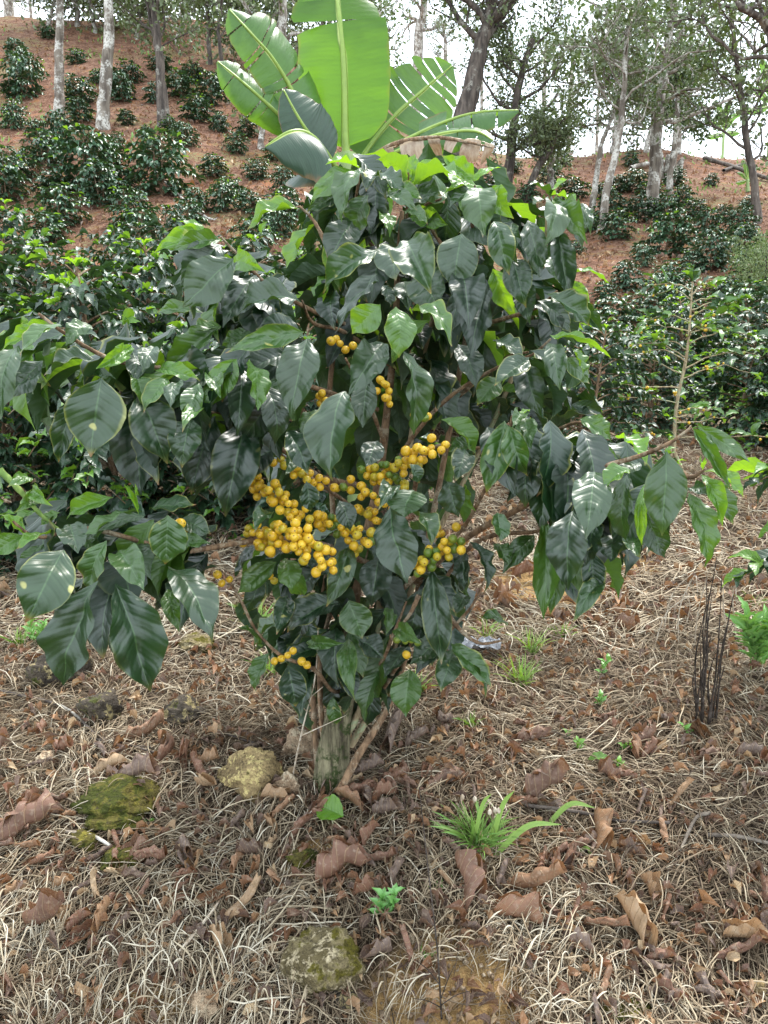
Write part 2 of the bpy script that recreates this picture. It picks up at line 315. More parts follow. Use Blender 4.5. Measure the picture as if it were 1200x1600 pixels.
def leafbuf(buf,temps,B,D,Nn,L,W,rnd,age,seed=0):
    B=np.asarray(B,float); X,D,Nn=frames(np.asarray(D,float),np.asarray(Nn,float)); n=len(B)
    L=np.broadcast_to(L,(n,)); W=np.broadcast_to(W,(n,)); rnd=np.broadcast_to(rnd,(n,)); age=np.broadcast_to(age,(n,))
    k=np.random.RandomState(seed+n).randint(0,len(temps),n)
    for q in range(len(temps)):
        m=k==q; 
        if not m.any(): continue
        V,Fc,uv=temps[q]; c=m.sum()
        P=B[m][:,None]+X[m][:,None]*(V[None,:,0:1]*W[m][:,None,None])+D[m][:,None]*(V[None,:,1:2]*L[m][:,None,None])+Nn[m][:,None]*(V[None,:,2:3]*L[m][:,None,None])
        FF=Fc[None]+(np.arange(c)*len(V))[:,None,None]
        buf.add(P.reshape(-1,3),FF.reshape(-1,4),np.tile(uv,(c,1)),rnd=np.repeat(rnd[m],len(V)),age=np.repeat(age[m],len(V)))
# ------------------------------------------------------------------ world + sun
w=bpy.data.worlds.new('World'); SC.world=w; w.use_nodes=True; nt=w.node_tree; nt.nodes.clear(); N=NT(nt)
SUN_EL,SUN_AZ=math.radians(62),math.radians(35)   # azimuth measured from +Y towards +X
sky=N.n('ShaderNodeTexSky',sky_type='NISHITA'); sky.sun_disc=False; sky.sun_elevation=SUN_EL; sky.sun_rotation=SUN_AZ; sky.air_density=1; sky.dust_density=3
tc=N.n('ShaderNodeTexCoord'); cl=N.noise(tc.outputs['Generated'],2.2,5,.6)
cloud=N.mix(N.sm(cl,.35,.7),(6.8,7.8,8.5),(9.2,10.0,10.5)); colr=N.mix(.86,sky.outputs[0],cloud)
bg=N.n('ShaderNodeBackground'); N.set(bg.inputs[0],colr); bg.inputs[1].default_value=.082
wo=N.n('ShaderNodeOutputWorld'); nt.links.new(bg.outputs[0],wo.inputs[0])
sl=bpy.data.lights.new('sun','SUN'); sl.energy=1.45; sl.angle=math.radians(10); sl.color=(1,.96,.90)
so=link('sun',sl); d=Vector((math.sin(SUN_AZ)*math.cos(SUN_EL),math.cos(SUN_AZ)*math.cos(SUN_EL),math.sin(SUN_EL))); so.rotation_euler=d.to_track_quat('Z','Y').to_euler()
SC.view_settings.view_transform='Standard'; SC.view_settings.look='None'; SC.view_settings.exposure=2.05; SC.view_settings.gamma=1
SC.cycles.max_bounces=6; SC.cycles.diffuse_bounces=3; SC.cycles.glossy_bounces=2; SC.cycles.transmission_bounces=4; SC.cycles.use_denoising=True; SC.cycles.use_adaptive_sampling=True
# ------------------------------------------------------------------ ground
BARE=[(690,1540,.14),(660,1470,.06),(215,1580,.07),(860,920,.22),(960,880,.16),(490,1340,.06),(120,1590,.04)]
BP=[(gh(a,min(b,1595)),r) for a,b,r in BARE]
def ground():
    ys=np.concatenate([np.linspace(-50,0,26)[:-1],np.linspace(0,.8,20)[:-1],np.linspace(.8,4,190)[:-1],np.geomspace(4,45,200)[:-1],np.geomspace(45,150,20)])
    v=np.linspace(-1,1,221); xs=(np.sinh(v*3.4)/np.sinh(3.4))
    # fan widths with distance so that nearer rows are finer
    W=np.where(ys<6,np.interp(ys,[-50,0,6],[90,60,60]),60+ys*.6)
    X=xs[None]*W[:,None]; Y=np.repeat(ys[:,None],len(v),1)
    # denser middle band
    Z=H(X,Y); n=len(v)
    V=np.stack([X,Y,Z],-1).reshape(-1,3); i=(np.arange(len(ys)-1)[:,None]*n+np.arange(n-1)[None]).ravel()
    Fc=np.stack([i,i+1,i+n+1,i+n],-1)
    b=np.zeros(len(V))
    for p,r in BP:
        d=np.hypot((V[:,0]-p[0]),(V[:,1]-p[1])*1.3)/r; b=np.maximum(b,np.clip(1.2-d*.75+.5*vn(V[:,0]*14,V[:,1]*14),0,1)*(d<2))
    o=link('ground',mesh('ground',V,Fc,M['ground'],None,{'bare':b})); tag(o,'brown and red soil hillside covered in dry mulch',None,None,'structure')
ground()
# ------------------------------------------------------------------ straw mulch (stuff)
def bare_at(x,y):
    b=np.zeros(len(x))
    for p,r in BP: b=np.maximum(b,(np.hypot(x-p[0],(y-p[1])*1.3)/r<.95))
    return b
def strands(name,label,n,ylo,yhi,Lr,Rr,tone,seg=6,sides=3,xw=.58,lift=.012,dirf=None,seed=1,pts=None,curv=1.,power=1.):
    r=np.random.RandomState(seed)
    if pts is None:
        y=ylo+(yhi-ylo)*r.rand(n)**power; x=(r.rand(n)*2-1)*(y*xw+.08)
        keep=(bare_at(x,y)<.5)|(r.rand(n)<.12); x,y=x[keep],y[keep]
    else: x,y=pts
    n=len(x); L=Lr[0]+(Lr[1]-Lr[0])*r.rand(n)**1.5; R=Rr[0]+(Rr[1]-Rr[0])*r.rand(n)**2
    th=(vn(x*2.3,y*2.3+40)*9+r.randn(n)*.75) if dirf is None else dirf(x,y)+r.randn(n)*.45
    k=r.randn(n)*9*curv; s=np.linspace(-.5,.5,seg)
    P=np.zeros((n,seg,3)); a=th[:,None]+k[:,None]*s[None]*L[:,None]*1.2+np.cumsum(r.randn(n,seg)*.22*curv,1)
    st=L[:,None]/(seg-1); P[:,:,0]=x[:,None]+np.cumsum(np.cos(a)*st,1)-.5*L[:,None]*np.cos(th)[:,None]; P[:,:,1]=y[:,None]+np.cumsum(np.sin(a)*st,1)-.5*L[:,None]*np.sin(th)[:,None]
    h0=r.rand(n)**2*lift; arch=r.rand(n)**2*lift*1.6; tl=r.randn(n)*lift*.7
    P[:,:,2]=H(P[:,:,0],P[:,:,1])+R[:,None]+h0[:,None]+arch[:,None]*(1-4*s[None]**2)+np.abs(tl[:,None]*(s[None]+.5))
    T=nrm(np.gradient(P,axis=1)); up=np.array([0,0,1.]); A=nrm(np.cross(T,up)); B=np.cross(A,T)
    an=np.linspace(0,2*PI,sides,endpoint=False); tap=(1-.75*(2*np.abs(s))**3)
    rr=R[:,None]*tap[None]
    V=P[:,:,None]+rr[:,:,None,None]*(np.cos(an)[None,None,:,None]*A[:,:,None]+np.sin(an)[None,None,:,None]*B[:,:,None])
    nn=seg*sides; i=np.arange(seg-1)[:,None]*sides; j=np.arange(sides)[None]; j2=(j+1)%sides
    f=np.stack([i+j,i+j2,i+sides+j2,i+sides+j],-1).reshape(-1,4); Fc=(f[None]+(np.arange(n)*nn)[:,None,None]).reshape(-1,4)
    t=np.clip(tone[0]+tone[1]*r.randn(n)+.30*vn(x*3.1+7,y*3.1),0,1)
    o=link(name,mesh(name,V.reshape(-1,3),Fc,M['straw'],None,{'tone':np.repeat(t,nn)})); tag(o,label,None,None,'stuff')
strands('straw_mulch','dry grey brown straw mulch spread over the near ground',26000,.85,2.3,(.03,.15),(.0005,.0017),(.62,.22),seg=6,curv=.6,seed=2,power=1.15)
strands('straw_mulch','thin tan straw scattered on the slope behind the main bush',26000,2.2,6.5,(.05,.2),(.0012,.0026),(.68,.2),seg=5,sides=3,seed=3,power=1.3,lift=.02)
# pale dead grass, thick strands in the bottom left and over the mossy rock
def clump(spots,per,seed):
    r=np.random.RandomState(seed); X=[];Y=[]
    for (a,b,w,h) in spots:
        k=int(per*w*h/1e4)
        for _ in range(k):
            p=(a+(r.rand()-.5)*w, b+(r.rand()-.5)*h); q=r_plane(*p); X.append(q[0]);Y.append(q[1])
    return np.array(X),np.array(Y)
def r_plane(px,py):  # quick ground hit without noise marching
    r=ray(px,py); t=1.2
    for _ in range(14): 
        p=CAM+r*t; t+=(H(p[0],p[1])-p[2])/(r[2]-.35)*.8
    return CAM+r*t
pts=clump([(120,1530,330,180),(330,1480,180,120),(60,1440,170,70),(420,1560,150,120),(760,1460,280,110),(620,1560,120,90),(120,1230,240,60),(960,1560,300,90)],56,5)
strands('pale_dead_grass','thick whitish dead grass strands matted in the foreground',0,0,0,(.02,.09),(.0005,.0015),(.80,.19),seg=8,sides=5,lift=.018,seed=9,pts=pts,dirf=lambda x,y:1.1+vn(x*5,y*5)*3.2,curv=.75)
pts=clump([(760,1190,420,120),(900,1260,360,120),(300,1180,300,60),(1080,1330,240,200)],34,15)
strands('dark_straw','dark brown straw strands matted to the right of the trunk',0,0,0,(.05,.16),(.0008,.0018),(.33,.14),seg=7,sides=3,lift=.014,seed=10,pts=pts,dirf=lambda x,y:.3+vn(x*3,y*3)*2.5,curv=.6)
# leaf fragments
def crumbs(name,label,n,ylo,yhi,size,seed,power=1.):
    r=np.random.RandomState(seed); y=ylo+(yhi-ylo)*r.rand(n)**power; x=(r.rand(n)*2-1)*(y*.58+.1)
    T=[template(4,4,.3,.6,.2,0,(k-2)*.6,k,curlx=1.5) for k in range(5)]
    b=Buf(); a=r.rand(n)*6.3; D=np.stack([np.cos(a),np.sin(a),r.randn(n)*.3],-1); Nn=gn(x,y)+r.randn(n,3)*.4
    B=np.stack([x,y,H(x,y)+.004+r.rand(n)**2*.012],-1); L=size[0]+(size[1]-size[0])*r.rand(n)**2
    leafbuf(b,T,B,D,Nn,L,L*(.5+.4*r.rand(n)),r.rand(n),0); b.at['tone']=b.at['rnd']
    o=link(name,b.mesh(name,M['dry_leaf'])); tag(o,label,None,None,'stuff')
crumbs('leaf_litter','small crumbled brown leaf fragments among the near straw',5500,.85,2.4,(.012,.035),21,1.1)
crumbs('leaf_litter','small brown leaf fragments strewn on the slope behind the main bush',9000,2.3,9,(.02,.055),22,1.3)
crumbs('leaf_litter','brown fallen leaves specked over the distant red slope',16000,7,30,(.04,.11),23,1.5)
# ------------------------------------------------------------------ rocks
LAND=[]   # landmarks for labels: (photo x, photo y, phrase)
def rock(px,py,w,h,mat,label,seed,sub=5,flat=1.,name='rock',yd=None,sink=.27,group=None,pitch=0):
    import bmesh
    c=gh(px,min(py+h*.42,1597)); m=c[1]/F; Rx=w*m*.5; Rz=h*m*.5; Ry=(yd or .8)*Rx
    bm=bmesh.new(); bmesh.ops.create_icosphere(bm,subdivisions=sub,radius=1)
    V=np.array([v.co[:] for v in bm.verts]); Fc=np.array([[v.index for v in f.verts] for f in bm.faces]); bm.free()
    r=np.random.RandomState(seed); pl=nrm(r.randn(11,3)); dd=.62+.3*r.rand(11)
    sc=np.ones(len(V))
    for p,q in zip(pl,dd):
        dt=V@p; sc=np.minimum(sc,np.where(dt>.01,q/np.maximum(dt,.01),9))
    V=V*sc[:,None]; V*=(1+.24*vn(V[:,0]*2.5+seed,V[:,1]*2.5+V[:,2]*3)+.11*vn(V[:,0]*7+seed,V[:,2]*7+V[:,1]*6)+.09*vn(V[:,0]*17+seed,V[:,2]*17+V[:,1]*13)+.05*vn(V[:,0]*41+seed,V[:,2]*41+V[:,1]*33))[:,None]
    V=V/np.abs(V).max(0); V=V*[Rx,Ry,Rz*flat]
    o=thing(name,c+np.array([0,Ry*.5,Rz*(1-sink)*flat-.01]),label,'rock',group); 
    me=mesh(name,V,Fc,M[mat]); bpy.data.objects.remove(o)
    o=link(name,me,loc=c+np.array([0,Ry*.5,Rz*(1-sink*2)*flat])); tag(o,label,'rock',group); o.rotation_euler=(0,0,0); return o
rock(392,1206,130,98,'rock_yellow','yellowish lichen covered rock beside the foot of the main trunk',1)
rock(500,1500,165,140,'rock_mossy','mossy round rock with pale dead grass hanging over it',2)
rock(316,1568,62,54,'rock_tan','small smooth tan stone in the pale dead grass at the bottom edge',3)
rock(72,1186,46,34,'rock_tan','small flat orange tan stone near the left edge',4)
rock(152,1100,86,76,'rock_dark','dark pointed rock with yellow lichen on its left face',5)
rock(286,1108,84,58,'rock_dark','dark brown rock below the two big hanging leaves',6)
rock(88,1042,108,74,'rock_dark','low dark weathered rock at the far left under the drooping leaves',7)
rock(300,1004,74,34,'rock_mossy','pale flat rock in dry grass behind the bush',8)
rock(30,1235,46,22,'rock_tan','half buried pale stone at the left edge',9)
rock(1188,1545,52,44,'rock_yellow','yellow stone at the bottom right edge',10)
rock(447,1222,48,66,'rock_tan','reddish tan stone leaning behind the lichen covered rock',11)
rock(468,1158,74,66,'rock_tan','smooth reddish stone just behind the main trunk',12)
rock(540,1560,60,40,'rock_dark','dark soil clod below the mossy round rock',13)
for i,(a,b,ww,hh) in enumerate([(170,1262,150,46),(130,1320,60,26),(175,1290,100,30),(180,1350,80,26),(470,1350,60,24),(980,1585,100,20)]):
    o=rock(a,b,ww,hh,'moss',['large cushion of olive moss left of the lichen covered rock','small patch of moss at the lower left of the moss cushion','strip of moss just below the large moss cushion','thin moss patch among straw under the moss cushions','small moss patch above the mossy round rock','flat moss patch at the bottom right edge'][i],30+i,flat=1.35,sink=.12,name='moss_cushion'); o['category']='moss'
LAND+=[(392,1206,'the yellow lichen covered rock'),(500,1490,'the mossy round rock'),(316,1568,'the small tan stone'),(72,1186,'the flat orange stone'),(286,1108,'the dark brown rock'),(160,1262,'the large moss cushion'),(520,1230,'the main trunk'),(760,1310,'the big grass tuft'),(1110,1080,'the black dead stems'),(1180,1000,'the tall leafy weed'),(600,1400,'the seedling in front of the trunk'),(930,1290,'the long fallen stick'),(735,1005,'the crumpled clear plastic'),(985,1175,'the right seedling pair'),(735,1120,'the small grass tuft'),(680,1420,'the thin upright twig'),(1188,1540,'the yellow corner stone'),(517,1283,'the fallen green leaf')]
# ------------------------------------------------------------------ individual dry leaves
PD=np.array([0,.04,.14,.3,.5,.68,.84,.94,1.]); WD=np.array([.03,.2,.62,.93,1.,.9,.58,.22,.02])
TN=[(0,'dark brown'),(.25,'grey brown'),(.5,'russet'),(.75,'tan'),(1,'pale')]
def dry_leaf(px,py,size,tone,curl,shape,th=None,w=None,seed=0,tilt=None):
    p=gh(px,py); r=np.random.RandomState(seed+int(px*7+py*13)); L=size*p[1]/F*1.02
    V,Fc,uv=template(22,11,.06 if shape=='flat' else .16,.25,.07,.014,r.randn()*.9*curl,r.randint(999),PD,WD,curl=(.6+1.6*r.rand())*curl,curlx=(1.2+2.6*r.rand())*(1+curl))
    V=V.copy(); V[:,0]+=.05*vn(V[:,1]*5+seed,V[:,0]*5+px); V[:,2]+=.13*vn(V[:,1]*5+px,V[:,0]*5+seed)+.05*vn(V[:,1]*13+px,V[:,0]*13+seed)
    W=L*(w or (.55+.25*r.rand())); V=V-[0,.5,0]; V=V*[W,L,L]
    th=r.rand()*6.28 if th is None else th
    n=gn(p[0],p[1])+r.randn(3)*(.25 if tilt is None else tilt); D=np.array([[math.cos(th),math.sin(th),0]]); D=D-(D@n)*n/ (n@n)
    X,D,Nn=frames(D,n[None]); P=V[:,0:1]*X+V[:,1:2]*D+V[:,2:3]*Nn
    # settle on the ground
    g=H(p[0]+P[:,0],p[1]+P[:,1])-p[2]; d=np.percentile(P[:,2]-g,12); P[:,2]-=d-.002-.008*r.rand()
    o=link('dry_leaf',mesh('dry_leaf',P,Fc,M['dry_leaf'],uv,{'tone':np.full(len(P),np.clip(tone+r.randn()*.05,0,1))}),loc=p); return o
HD=[(235,1160,95,.5,1,'curled',.2),(312,1218,80,.5,.6,'flat',-.9),(245,1352,110,.5,.9,'curled',-.15),(300,1345,80,.25,.7,'curled',-.6),(376,1352,70,.7,.5,'cupped',1.3),(372,1408,105,.8,1,'curled',.9),(330,1400,70,.62,.8,'cupped',.3),
(540,1378,110,.62,.5,'cupped',.0),(857,1403,145,.62,.8,'curled',-.35),(988,1448,105,.92,.3,'cupped',1.9),(950,1462,90,.62,1,'curled',-.5),(1160,1492,110,.52,.9,'curled',.1),(1165,1468,90,.88,.5,'cupped',-.3),(1188,1402,60,.5,.5,'cupped',1.4),(820,1160,75,.42,.9,'curled',.4),
(870,1255,115,.4,.8,'curled',.15),(1068,1256,70,.72,.9,'curled',.5),(1045,1312,60,.68,.7,'cupped',1.2),(922,1312,95,.66,.6,'cupped',1.6),(885,1330,80,.45,.9,'curled',.3),(600,1350,80,.42,.8,'curled',-.2),(715,1385,110,.4,1,'curled',1.9),(632,1232,70,.45,.8,'cupped',.6),(700,1232,80,.3,.9,'curled',.3),(610,1236,60,.5,.7,'cupped',2.),
(560,1245,80,.5,.5,'cupped',.4),(545,1262,70,.55,.6,'cupped',2.6),(430,1250,66,.78,.5,'cupped',.2),(438,1268,60,.62,.8,'curled',.9),(500,1250,60,.6,.6,'curled',1.4),(70,1150,36,.55,.6,'cupped',1.7),(105,1182,60,.5,.9,'curled',-.7),(60,1310,120,.4,1,'curled',.2),(30,1295,70,.5,.9,'curled',.1),(90,1455,110,.4,1,'curled',-.2),(130,1440,70,.45,.9,'curled',.9),
(215,1240,110,.25,.9,'curled',-.3),(175,1215,60,.92,.5,'cupped',.2),(100,1255,60,.45,.9,'curled',-.3),(255,1190,70,.4,.9,'curled',1.),(285,1190,60,.5,.9,'curled',2.),(475,1300,50,.3,.8,'curled',.3),(940,1545,80,.62,.8,'cupped',1.1),(1030,1555,80,.25,.9,'curled',.4),(1100,1560,70,.25,.7,'cupped',1.9),(800,1440,110,.5,1,'curled',-.2),(1005,1395,60,.85,.6,'cupped',1.8),(975,1385,60,.4,.9,'cupped',1.2),(1010,1170,60,.3,.9,'curled',.2),(1020,1185,50,.5,.8,'curled',.3),(960,968,50,.6,.8,'curled',0),(978,990,60,.35,.9,'curled',-.6),(820,905,50,.5,.7,'cupped',.3),(785,940,50,.62,.5,'cupped',.8),(650,1165,60,.3,.6,'curled',.5),(600,1165,110,.25,.9,'curled',1.5),(1170,1570,60,.85,.5,'cupped',.5),(1100,1190,60,.4,.8,'curled',.5)]
leaves=[]
for i,(a,b,s,t,c,sh,th) in enumerate(HD): leaves.append((a,b,s,t,dry_leaf(a,b,s,t,c,sh,th,seed=i),sh))
r=np.random.RandomState(77); zones=[(250,1390,260,140,42),(330,1190,220,70,12),(650,1250,260,70,25),(650,1370,260,90,21),(930,1310,260,110,21),(960,1440,420,110,19),(1050,1550,320,80,16),(60,1330,160,260,12),(1000,1200,360,120,14),(720,940,150,90,10),(140,970,180,90,8),(900,950,240,120,8),(480,1290,160,60,12),(850,1120,300,90,6),(60,930,160,60,4)]
for (cx,cy,ww,hh,n) in zones:
    for _ in range(n):
        a=np.clip(cx+r.randn()*ww*.36,4,1196); b=np.clip(cy+r.randn()*hh*.36,900,1590); t=r.choice([0,.25,.25,.45,.5,.5,.7,.78,.95],p=[.16,.14,.14,.12,.14,.1,.1,.06,.04])
        s=(34+46*r.rand()**1.3)*(.55+.45*(b-880)/620); sh=r.choice(['curled','cupped','flat'],p=[.5,.35,.15])
        leaves.append((a,b,s,t,dry_leaf(a,b,s,t,{'curled':1.,'cupped':.6,'flat':.25}[sh],sh,seed=int(r.randint(9999))),sh))
ORD=['','second ','third ','fourth ','fifth ','sixth ','seventh ','eighth ','ninth ','tenth ','eleventh ','twelfth ']
buck={}
for (a,b,s,t,o,sh) in leaves:
    j=min(range(len(LAND)),key=lambda k:math.hypot(LAND[k][0]-a,LAND[k][1]-b)); dx,dy=a-LAND[j][0],b-LAND[j][1]
    d='to the right of' if dx>abs(dy) else 'to the left of' if -dx>abs(dy) else 'in front of' if dy>0 else 'behind'
    col=min(TN,key=lambda q:abs(q[0]-t))[1]; sz='big' if s>72 else 'small' if s<44 else 'middle sized'
    buck.setdefault((sz,col,sh,d,LAND[j][2]),[]).append((math.hypot(dx,dy),o))
for k,v in buck.items():
    v.sort(key=lambda q:q[0])
    for i,(dd,o) in enumerate(v):
        lab=f"{k[0]} {k[1]} {k[2]} dry leaf {k[3]} {k[4]}" if len(v)==1 else f"{ORD[i] if i else 'nearest '}{k[0]} {k[1]} {k[2]} dry leaf {k[3]} {k[4]}"
        tag(o,' '.join(lab.replace('middle sized','medium').split()[:16]),'dry leaf','dry leaves fallen around the main bush')
# ------------------------------------------------------------------ fresh green leaf on the ground
def one_leaf(name,px,py,th,L,W,age,label,mat='leaf',tilt=.2):
    p=gh(px,py); V,Fc,uv=template(20,9,.10,.3,.04,.01,0,5,PD,WD); V=(V-[0,.5,0])*[W,L,L]; n=gn(p[0],p[1])+np.array([0,-tilt,0])
    X,D,Nn=frames(np.array([[math.cos(th),math.sin(th),0]]),n[None]); P=V[:,0:1]*X+V[:,1:2]*D+V[:,2:3]*Nn+[0,0,.025]
    o=link(name,mesh(name,P,Fc,M[mat],uv,{'rnd':np.full(len(P),.2),'age':np.full(len(P),age)}),loc=p); tag(o,label,'leaf'); return o
one_leaf('fallen_leaf',517,1286,2.5,.066,.052,1.,'bright green fallen leaf in front of the main trunk',tilt=.5)
one_leaf('fallen_leaf',935,1203,.1,.05,.02,.8,'small pale green leaf on straw right of the upright twig')
# ------------------------------------------------------------------ grass tufts and weeds
def tuft(px,py,hpx,n,label,wid=.004,spread=.6,age=.25,seed=0,name='grass_tuft',lean=(0,0),cat='grass tuft',heads=0):
    p=gh(px,py); r=np.random.RandomState(seed); L=hpx*p[1]/F; b=Buf()
    for k in range(n):
        a=r.rand()*6.28; l=L*(.55+.6*r.rand()); s=np.linspace(0,1,8); out=spread*(.3+r.rand())
        P=np.zeros((8,3)); P[:,0]=math.cos(a)*l*out*s**1.4+lean[0]*l*s*s; P[:,1]=math.sin(a)*l*out*s**1.4+lean[1]*l*s*s; P[:,2]=l*(s-.45*out*s**2.4)
        P[:,:2]+=r.randn(2)*L*.10; P=P+p+[0,0,-.01]; wv=wid*(.5+r.rand())*np.array([.6,.9,1,1,.9,.7,.45,.05])
        T=nrm(np.gradient(P,axis=0)); A=nrm(np.cross(T,[math.cos(a+.3),math.sin(a+.3),.4])); Nn=np.cross(A,T)
        V=np.stack([P-A*wv[:,None],P-Nn*wv[:,None]*.4,P+A*wv[:,None]],1).reshape(-1,3); i=(np.arange(7)[:,None]*3+np.arange(2)[None]).ravel()
        uv=np.stack([np.tile([0,.5,1],8),np.repeat(s,3)],-1); b.add(V,np.stack([i,i+1,i+4,i+3],-1),uv,rnd=r.rand(),age=age*r.rand()*1.6)
    o=thing(name,p,label,cat); link('blades',b.mesh('blades',M['grass'],p),o)
    for k in range(heads):
        q=p+np.array([(r.rand()-.5)*L*.9,(r.rand()-.5)*L*.3,0]); h=L*(.7+.4*r.rand()); P=smoothpath([q,q+[.02,0,h*.5],q+[.01,0,h]],6)
        V,Fc,uv=tube(P,.0008,4); s1=link('flower_stalk',Buf().add(V,Fc,uv).mesh('flower_stalk',M['stem_green'],p),o)
        V,Fc,uv=tube(P[-1]+np.array([[0,0,0],[0,0,.004],[0,0,.009],[0,0,.013]]),[.001,.004,.004,.001],6); link('flower_head',Buf().add(V,Fc,uv).mesh('flower_head',M['straw_stem'],p),s1)
    return o
tuft(748,1325,84,130,'dense green grass tuft right of the main trunk',.0022,.8,.2,1,heads=5)
def blade(px,py,tx,ty,w,label,Yt=None,seed=0):
    p=gh(px,py); q=at(tx,ty,(Yt or p[1]-.02)); m=(p+q)/2+np.array([0,0,.03]); P=smoothpath([p,m,q],12); wv=w*np.array([.5,.8,.95,1,1,1,.95,.88,.75,.55,.3,.03])/2
    T=nrm(np.gradient(P,axis=0)); vd=nrm(P-CAM); A=nrm(np.cross(T,vd)); V=np.stack([P-A*wv[:,None],P+vd*wv[:,None]*.35,P+A*wv[:,None]],1).reshape(-1,3); i=(np.arange(11)[:,None]*3+np.arange(2)[None]).ravel()
    uv=np.stack([np.tile([0,.5,1],12),np.repeat(np.linspace(0,1,12),3)],-1)
    bb=Buf().add(V,np.stack([i,i+1,i+4,i+3],-1),uv,rnd=.7,age=.35)
    if label is None: link('broad_blade',bb.mesh('broad_blade',M['grass'],tuple(TUFT.location)),TUFT)
    else: tag(link('fallen_grass',bb.mesh('fallen_grass',M['grass'],p),loc=p),label.replace('fallen ',''),'grass')
TUFT=bpy.data.objects['grass_tuft']
blade(738,1325,768,1240,.008,None)
blade(765,1330,804,1235,.009,None)
blade(770,1340,878,1288,.011,None)
blade(850,1295,930,1262,.010,'fallen thin yellow green grass blade reaching over the fallen stick')
blade(905,1330,932,1368,.006,'fallen pale green grass blade lying below the fallen stick',None)
for (a,b,h,n,l,ag) in [(735,1135,36,36,'small bright grass tuft right of the stems',.4),(685,1395,34,20,'sparse grass tuft left of the reddish curled leaf',.2),(815,1070,60,60,'yellow green grass on the slope right of the bush',.5),(400,985,70,70,'yellow green grass behind the left side of the bush',.55),(420,1055,50,50,'short grass at the left foot of the bush',.5),(830,1020,50,40,'thin grass in the middle of the right slope',.5),(650,1085,50,40,'grass behind the right stems of the bush',.6),(880,1000,40,30,'scattered grass blades below the right wing of the bush',.5),(30,1010,45,40,'grass tuft at the far left edge',.4),(110,1010,40,30,'grass tuft beside the low dark rock',.4),(1180,950,40,26,'grass blades at the right edge above the leafy weed',.4),(655,1500,40,10,'few grass blades on the bare soil beside the mossy round rock',.2),(935,880,26,26,'tiny grass tuft under the tip of the right wing',.3),(760,1000,50,36,'grass beside the crumpled clear plastic',.6)]:
    tuft(a,b,h,n,l,.0016,.7,ag,int(a))
def weed(px,py,hpx,n,Lpx,wr,label,age=.3,seed=0,stems=1):
    p=gh(px,py); r=np.random.RandomState(seed); m=p[1]/F; o=thing('weed' if hpx>60 else 'seedling',p,label,'weed'); b=Buf()
    for s_ in range(stems):
        h=hpx*m*(1-.25*s_*r.rand()); q=p+np.array([(r.rand()-.5)*.04*s_,0,-.01]); P=smoothpath([q,q+[r.randn()*.01,0,h*.5],q+[r.randn()*.02,-.01,h]],8); V,Fc,uv=tube(P,np.linspace(.0016,.0008,8),5); link('stem',Buf().add(V,Fc,uv).mesh('stem',M['stem_green'],p),o)
        B=[];D=[];A=[];L=[]
        for k in range(n):
            f=.25+.75*(k//2+.5)/(n/2); f=min(f,1); a=(k//2)*1.4+PI*(k%2)+r.rand()*.5; B.append(P[0]+(P[-1]-P[0])*f); D.append([math.cos(a),math.sin(a)*.8,.45+.5*f]); L.append(Lpx*m*(.7+.5*r.rand()))
        L=np.array(L); leafbuf(b,MID,B,D,np.array([[0,-.5,1.]]*n)+r.randn(n,3)*.2,L,L*wr,r.rand(n),age,seed)
    link('foliage',b.mesh('foliage',M['weed'],p),o)
weed(1180,1050,90,22,46,.22,'tall leafy bright green weed at the right edge',.4,3,3)
weed(604,1432,58,10,24,.45,'green seedling on bare soil in front of the trunk',.2,4,2)
weed(985,1172,18,8,14,.5,'tiny seedling left of the broken dead stem on the right',.6,5,2)
weed(975,1200,20,8,14,.5,'tiny light seedling beside the fallen pale leaf',.7,6)
weed(905,1172,28,8,14,.5,'small upright seedling on the straw right of centre',.5,7)
weed(935,1060,40,8,18,.45,'green seedling with two leaf tiers on the right slope',.3,8)
weed(935,1105,26,8,16,.45,'seedling just below the one with two leaf tiers',.3,9)
weed(230,1282,8,4,14,.6,'tiny green seedling on the large moss cushion',.4,10)
weed(55,1010,50,12,20,.3,'bright green weed by the low dark rock at left',.4,11,2)
weed(1085,1150,26,6,16,.4,'tiny seedling near the foot of the black dead stems',.4,12)
weed(880,1150,16,6,12,.5,'smallest seedling left of the light seedlings on straw',.4,13)
weed(575,1395,26,6,20,.4,'low seedling left of the green seedling on bare soil',.3,14)
# ------------------------------------------------------------------ dead stems, sticks
def stick(name,pts,r0,r1,mat,label,cat,n=14,kb=.15,group=None,origin=None):
    P=smoothpath(pts,n); V,Fc,uv=tube(P,np.linspace(r0,r1,n),6,kb); o=link(name,Buf().add(V,Fc,uv).mesh(name,M[mat],P[0]),loc=P[0]); tag(o,label,cat,group); return o
def gstick(name,pp,r0,r1,mat,label,lift=.01): 
    pts=[gh(a,b)+[0,0,lift+(.008*(k%2))] for k,(a,b) in enumerate(pp)]; return stick(name,pts,r0,r1,mat,label,'stick')
gstick('fallen_stick',[(820,1272),(900,1288),(960,1296),(1045,1306)],.004,.003,'bark_dark','long dark fallen stick right of the big grass tuft',.02)
gstick('fallen_stick',[(1105,1312),(1150,1320),(1200,1325)],.0045,.004,'bark_grey','grey fallen stick reaching the right edge')
gstick('fallen_stick',[(1108,1285),(1085,1300),(1062,1345)],.004,.003,'bark_grey','short bent grey twig crossing below the fallen stick',.02)
gstick('fallen_stick',[(105,1310),(150,1325),(190,1345)],.004,.003,'bark_grey','short grey stick under the moss cushions',.015)
gstick('fallen_stick',[(0,1085),(100,1115),(160,1160),(240,1180)],.004,.002,'bark_dark','long thin dark stick in front of the dark pointed rock')
gstick('fallen_stick',[(140,1160),(200,1175),(265,1190)],.003,.002,'bark_dark','thin dark stick above the curled leaves at left')
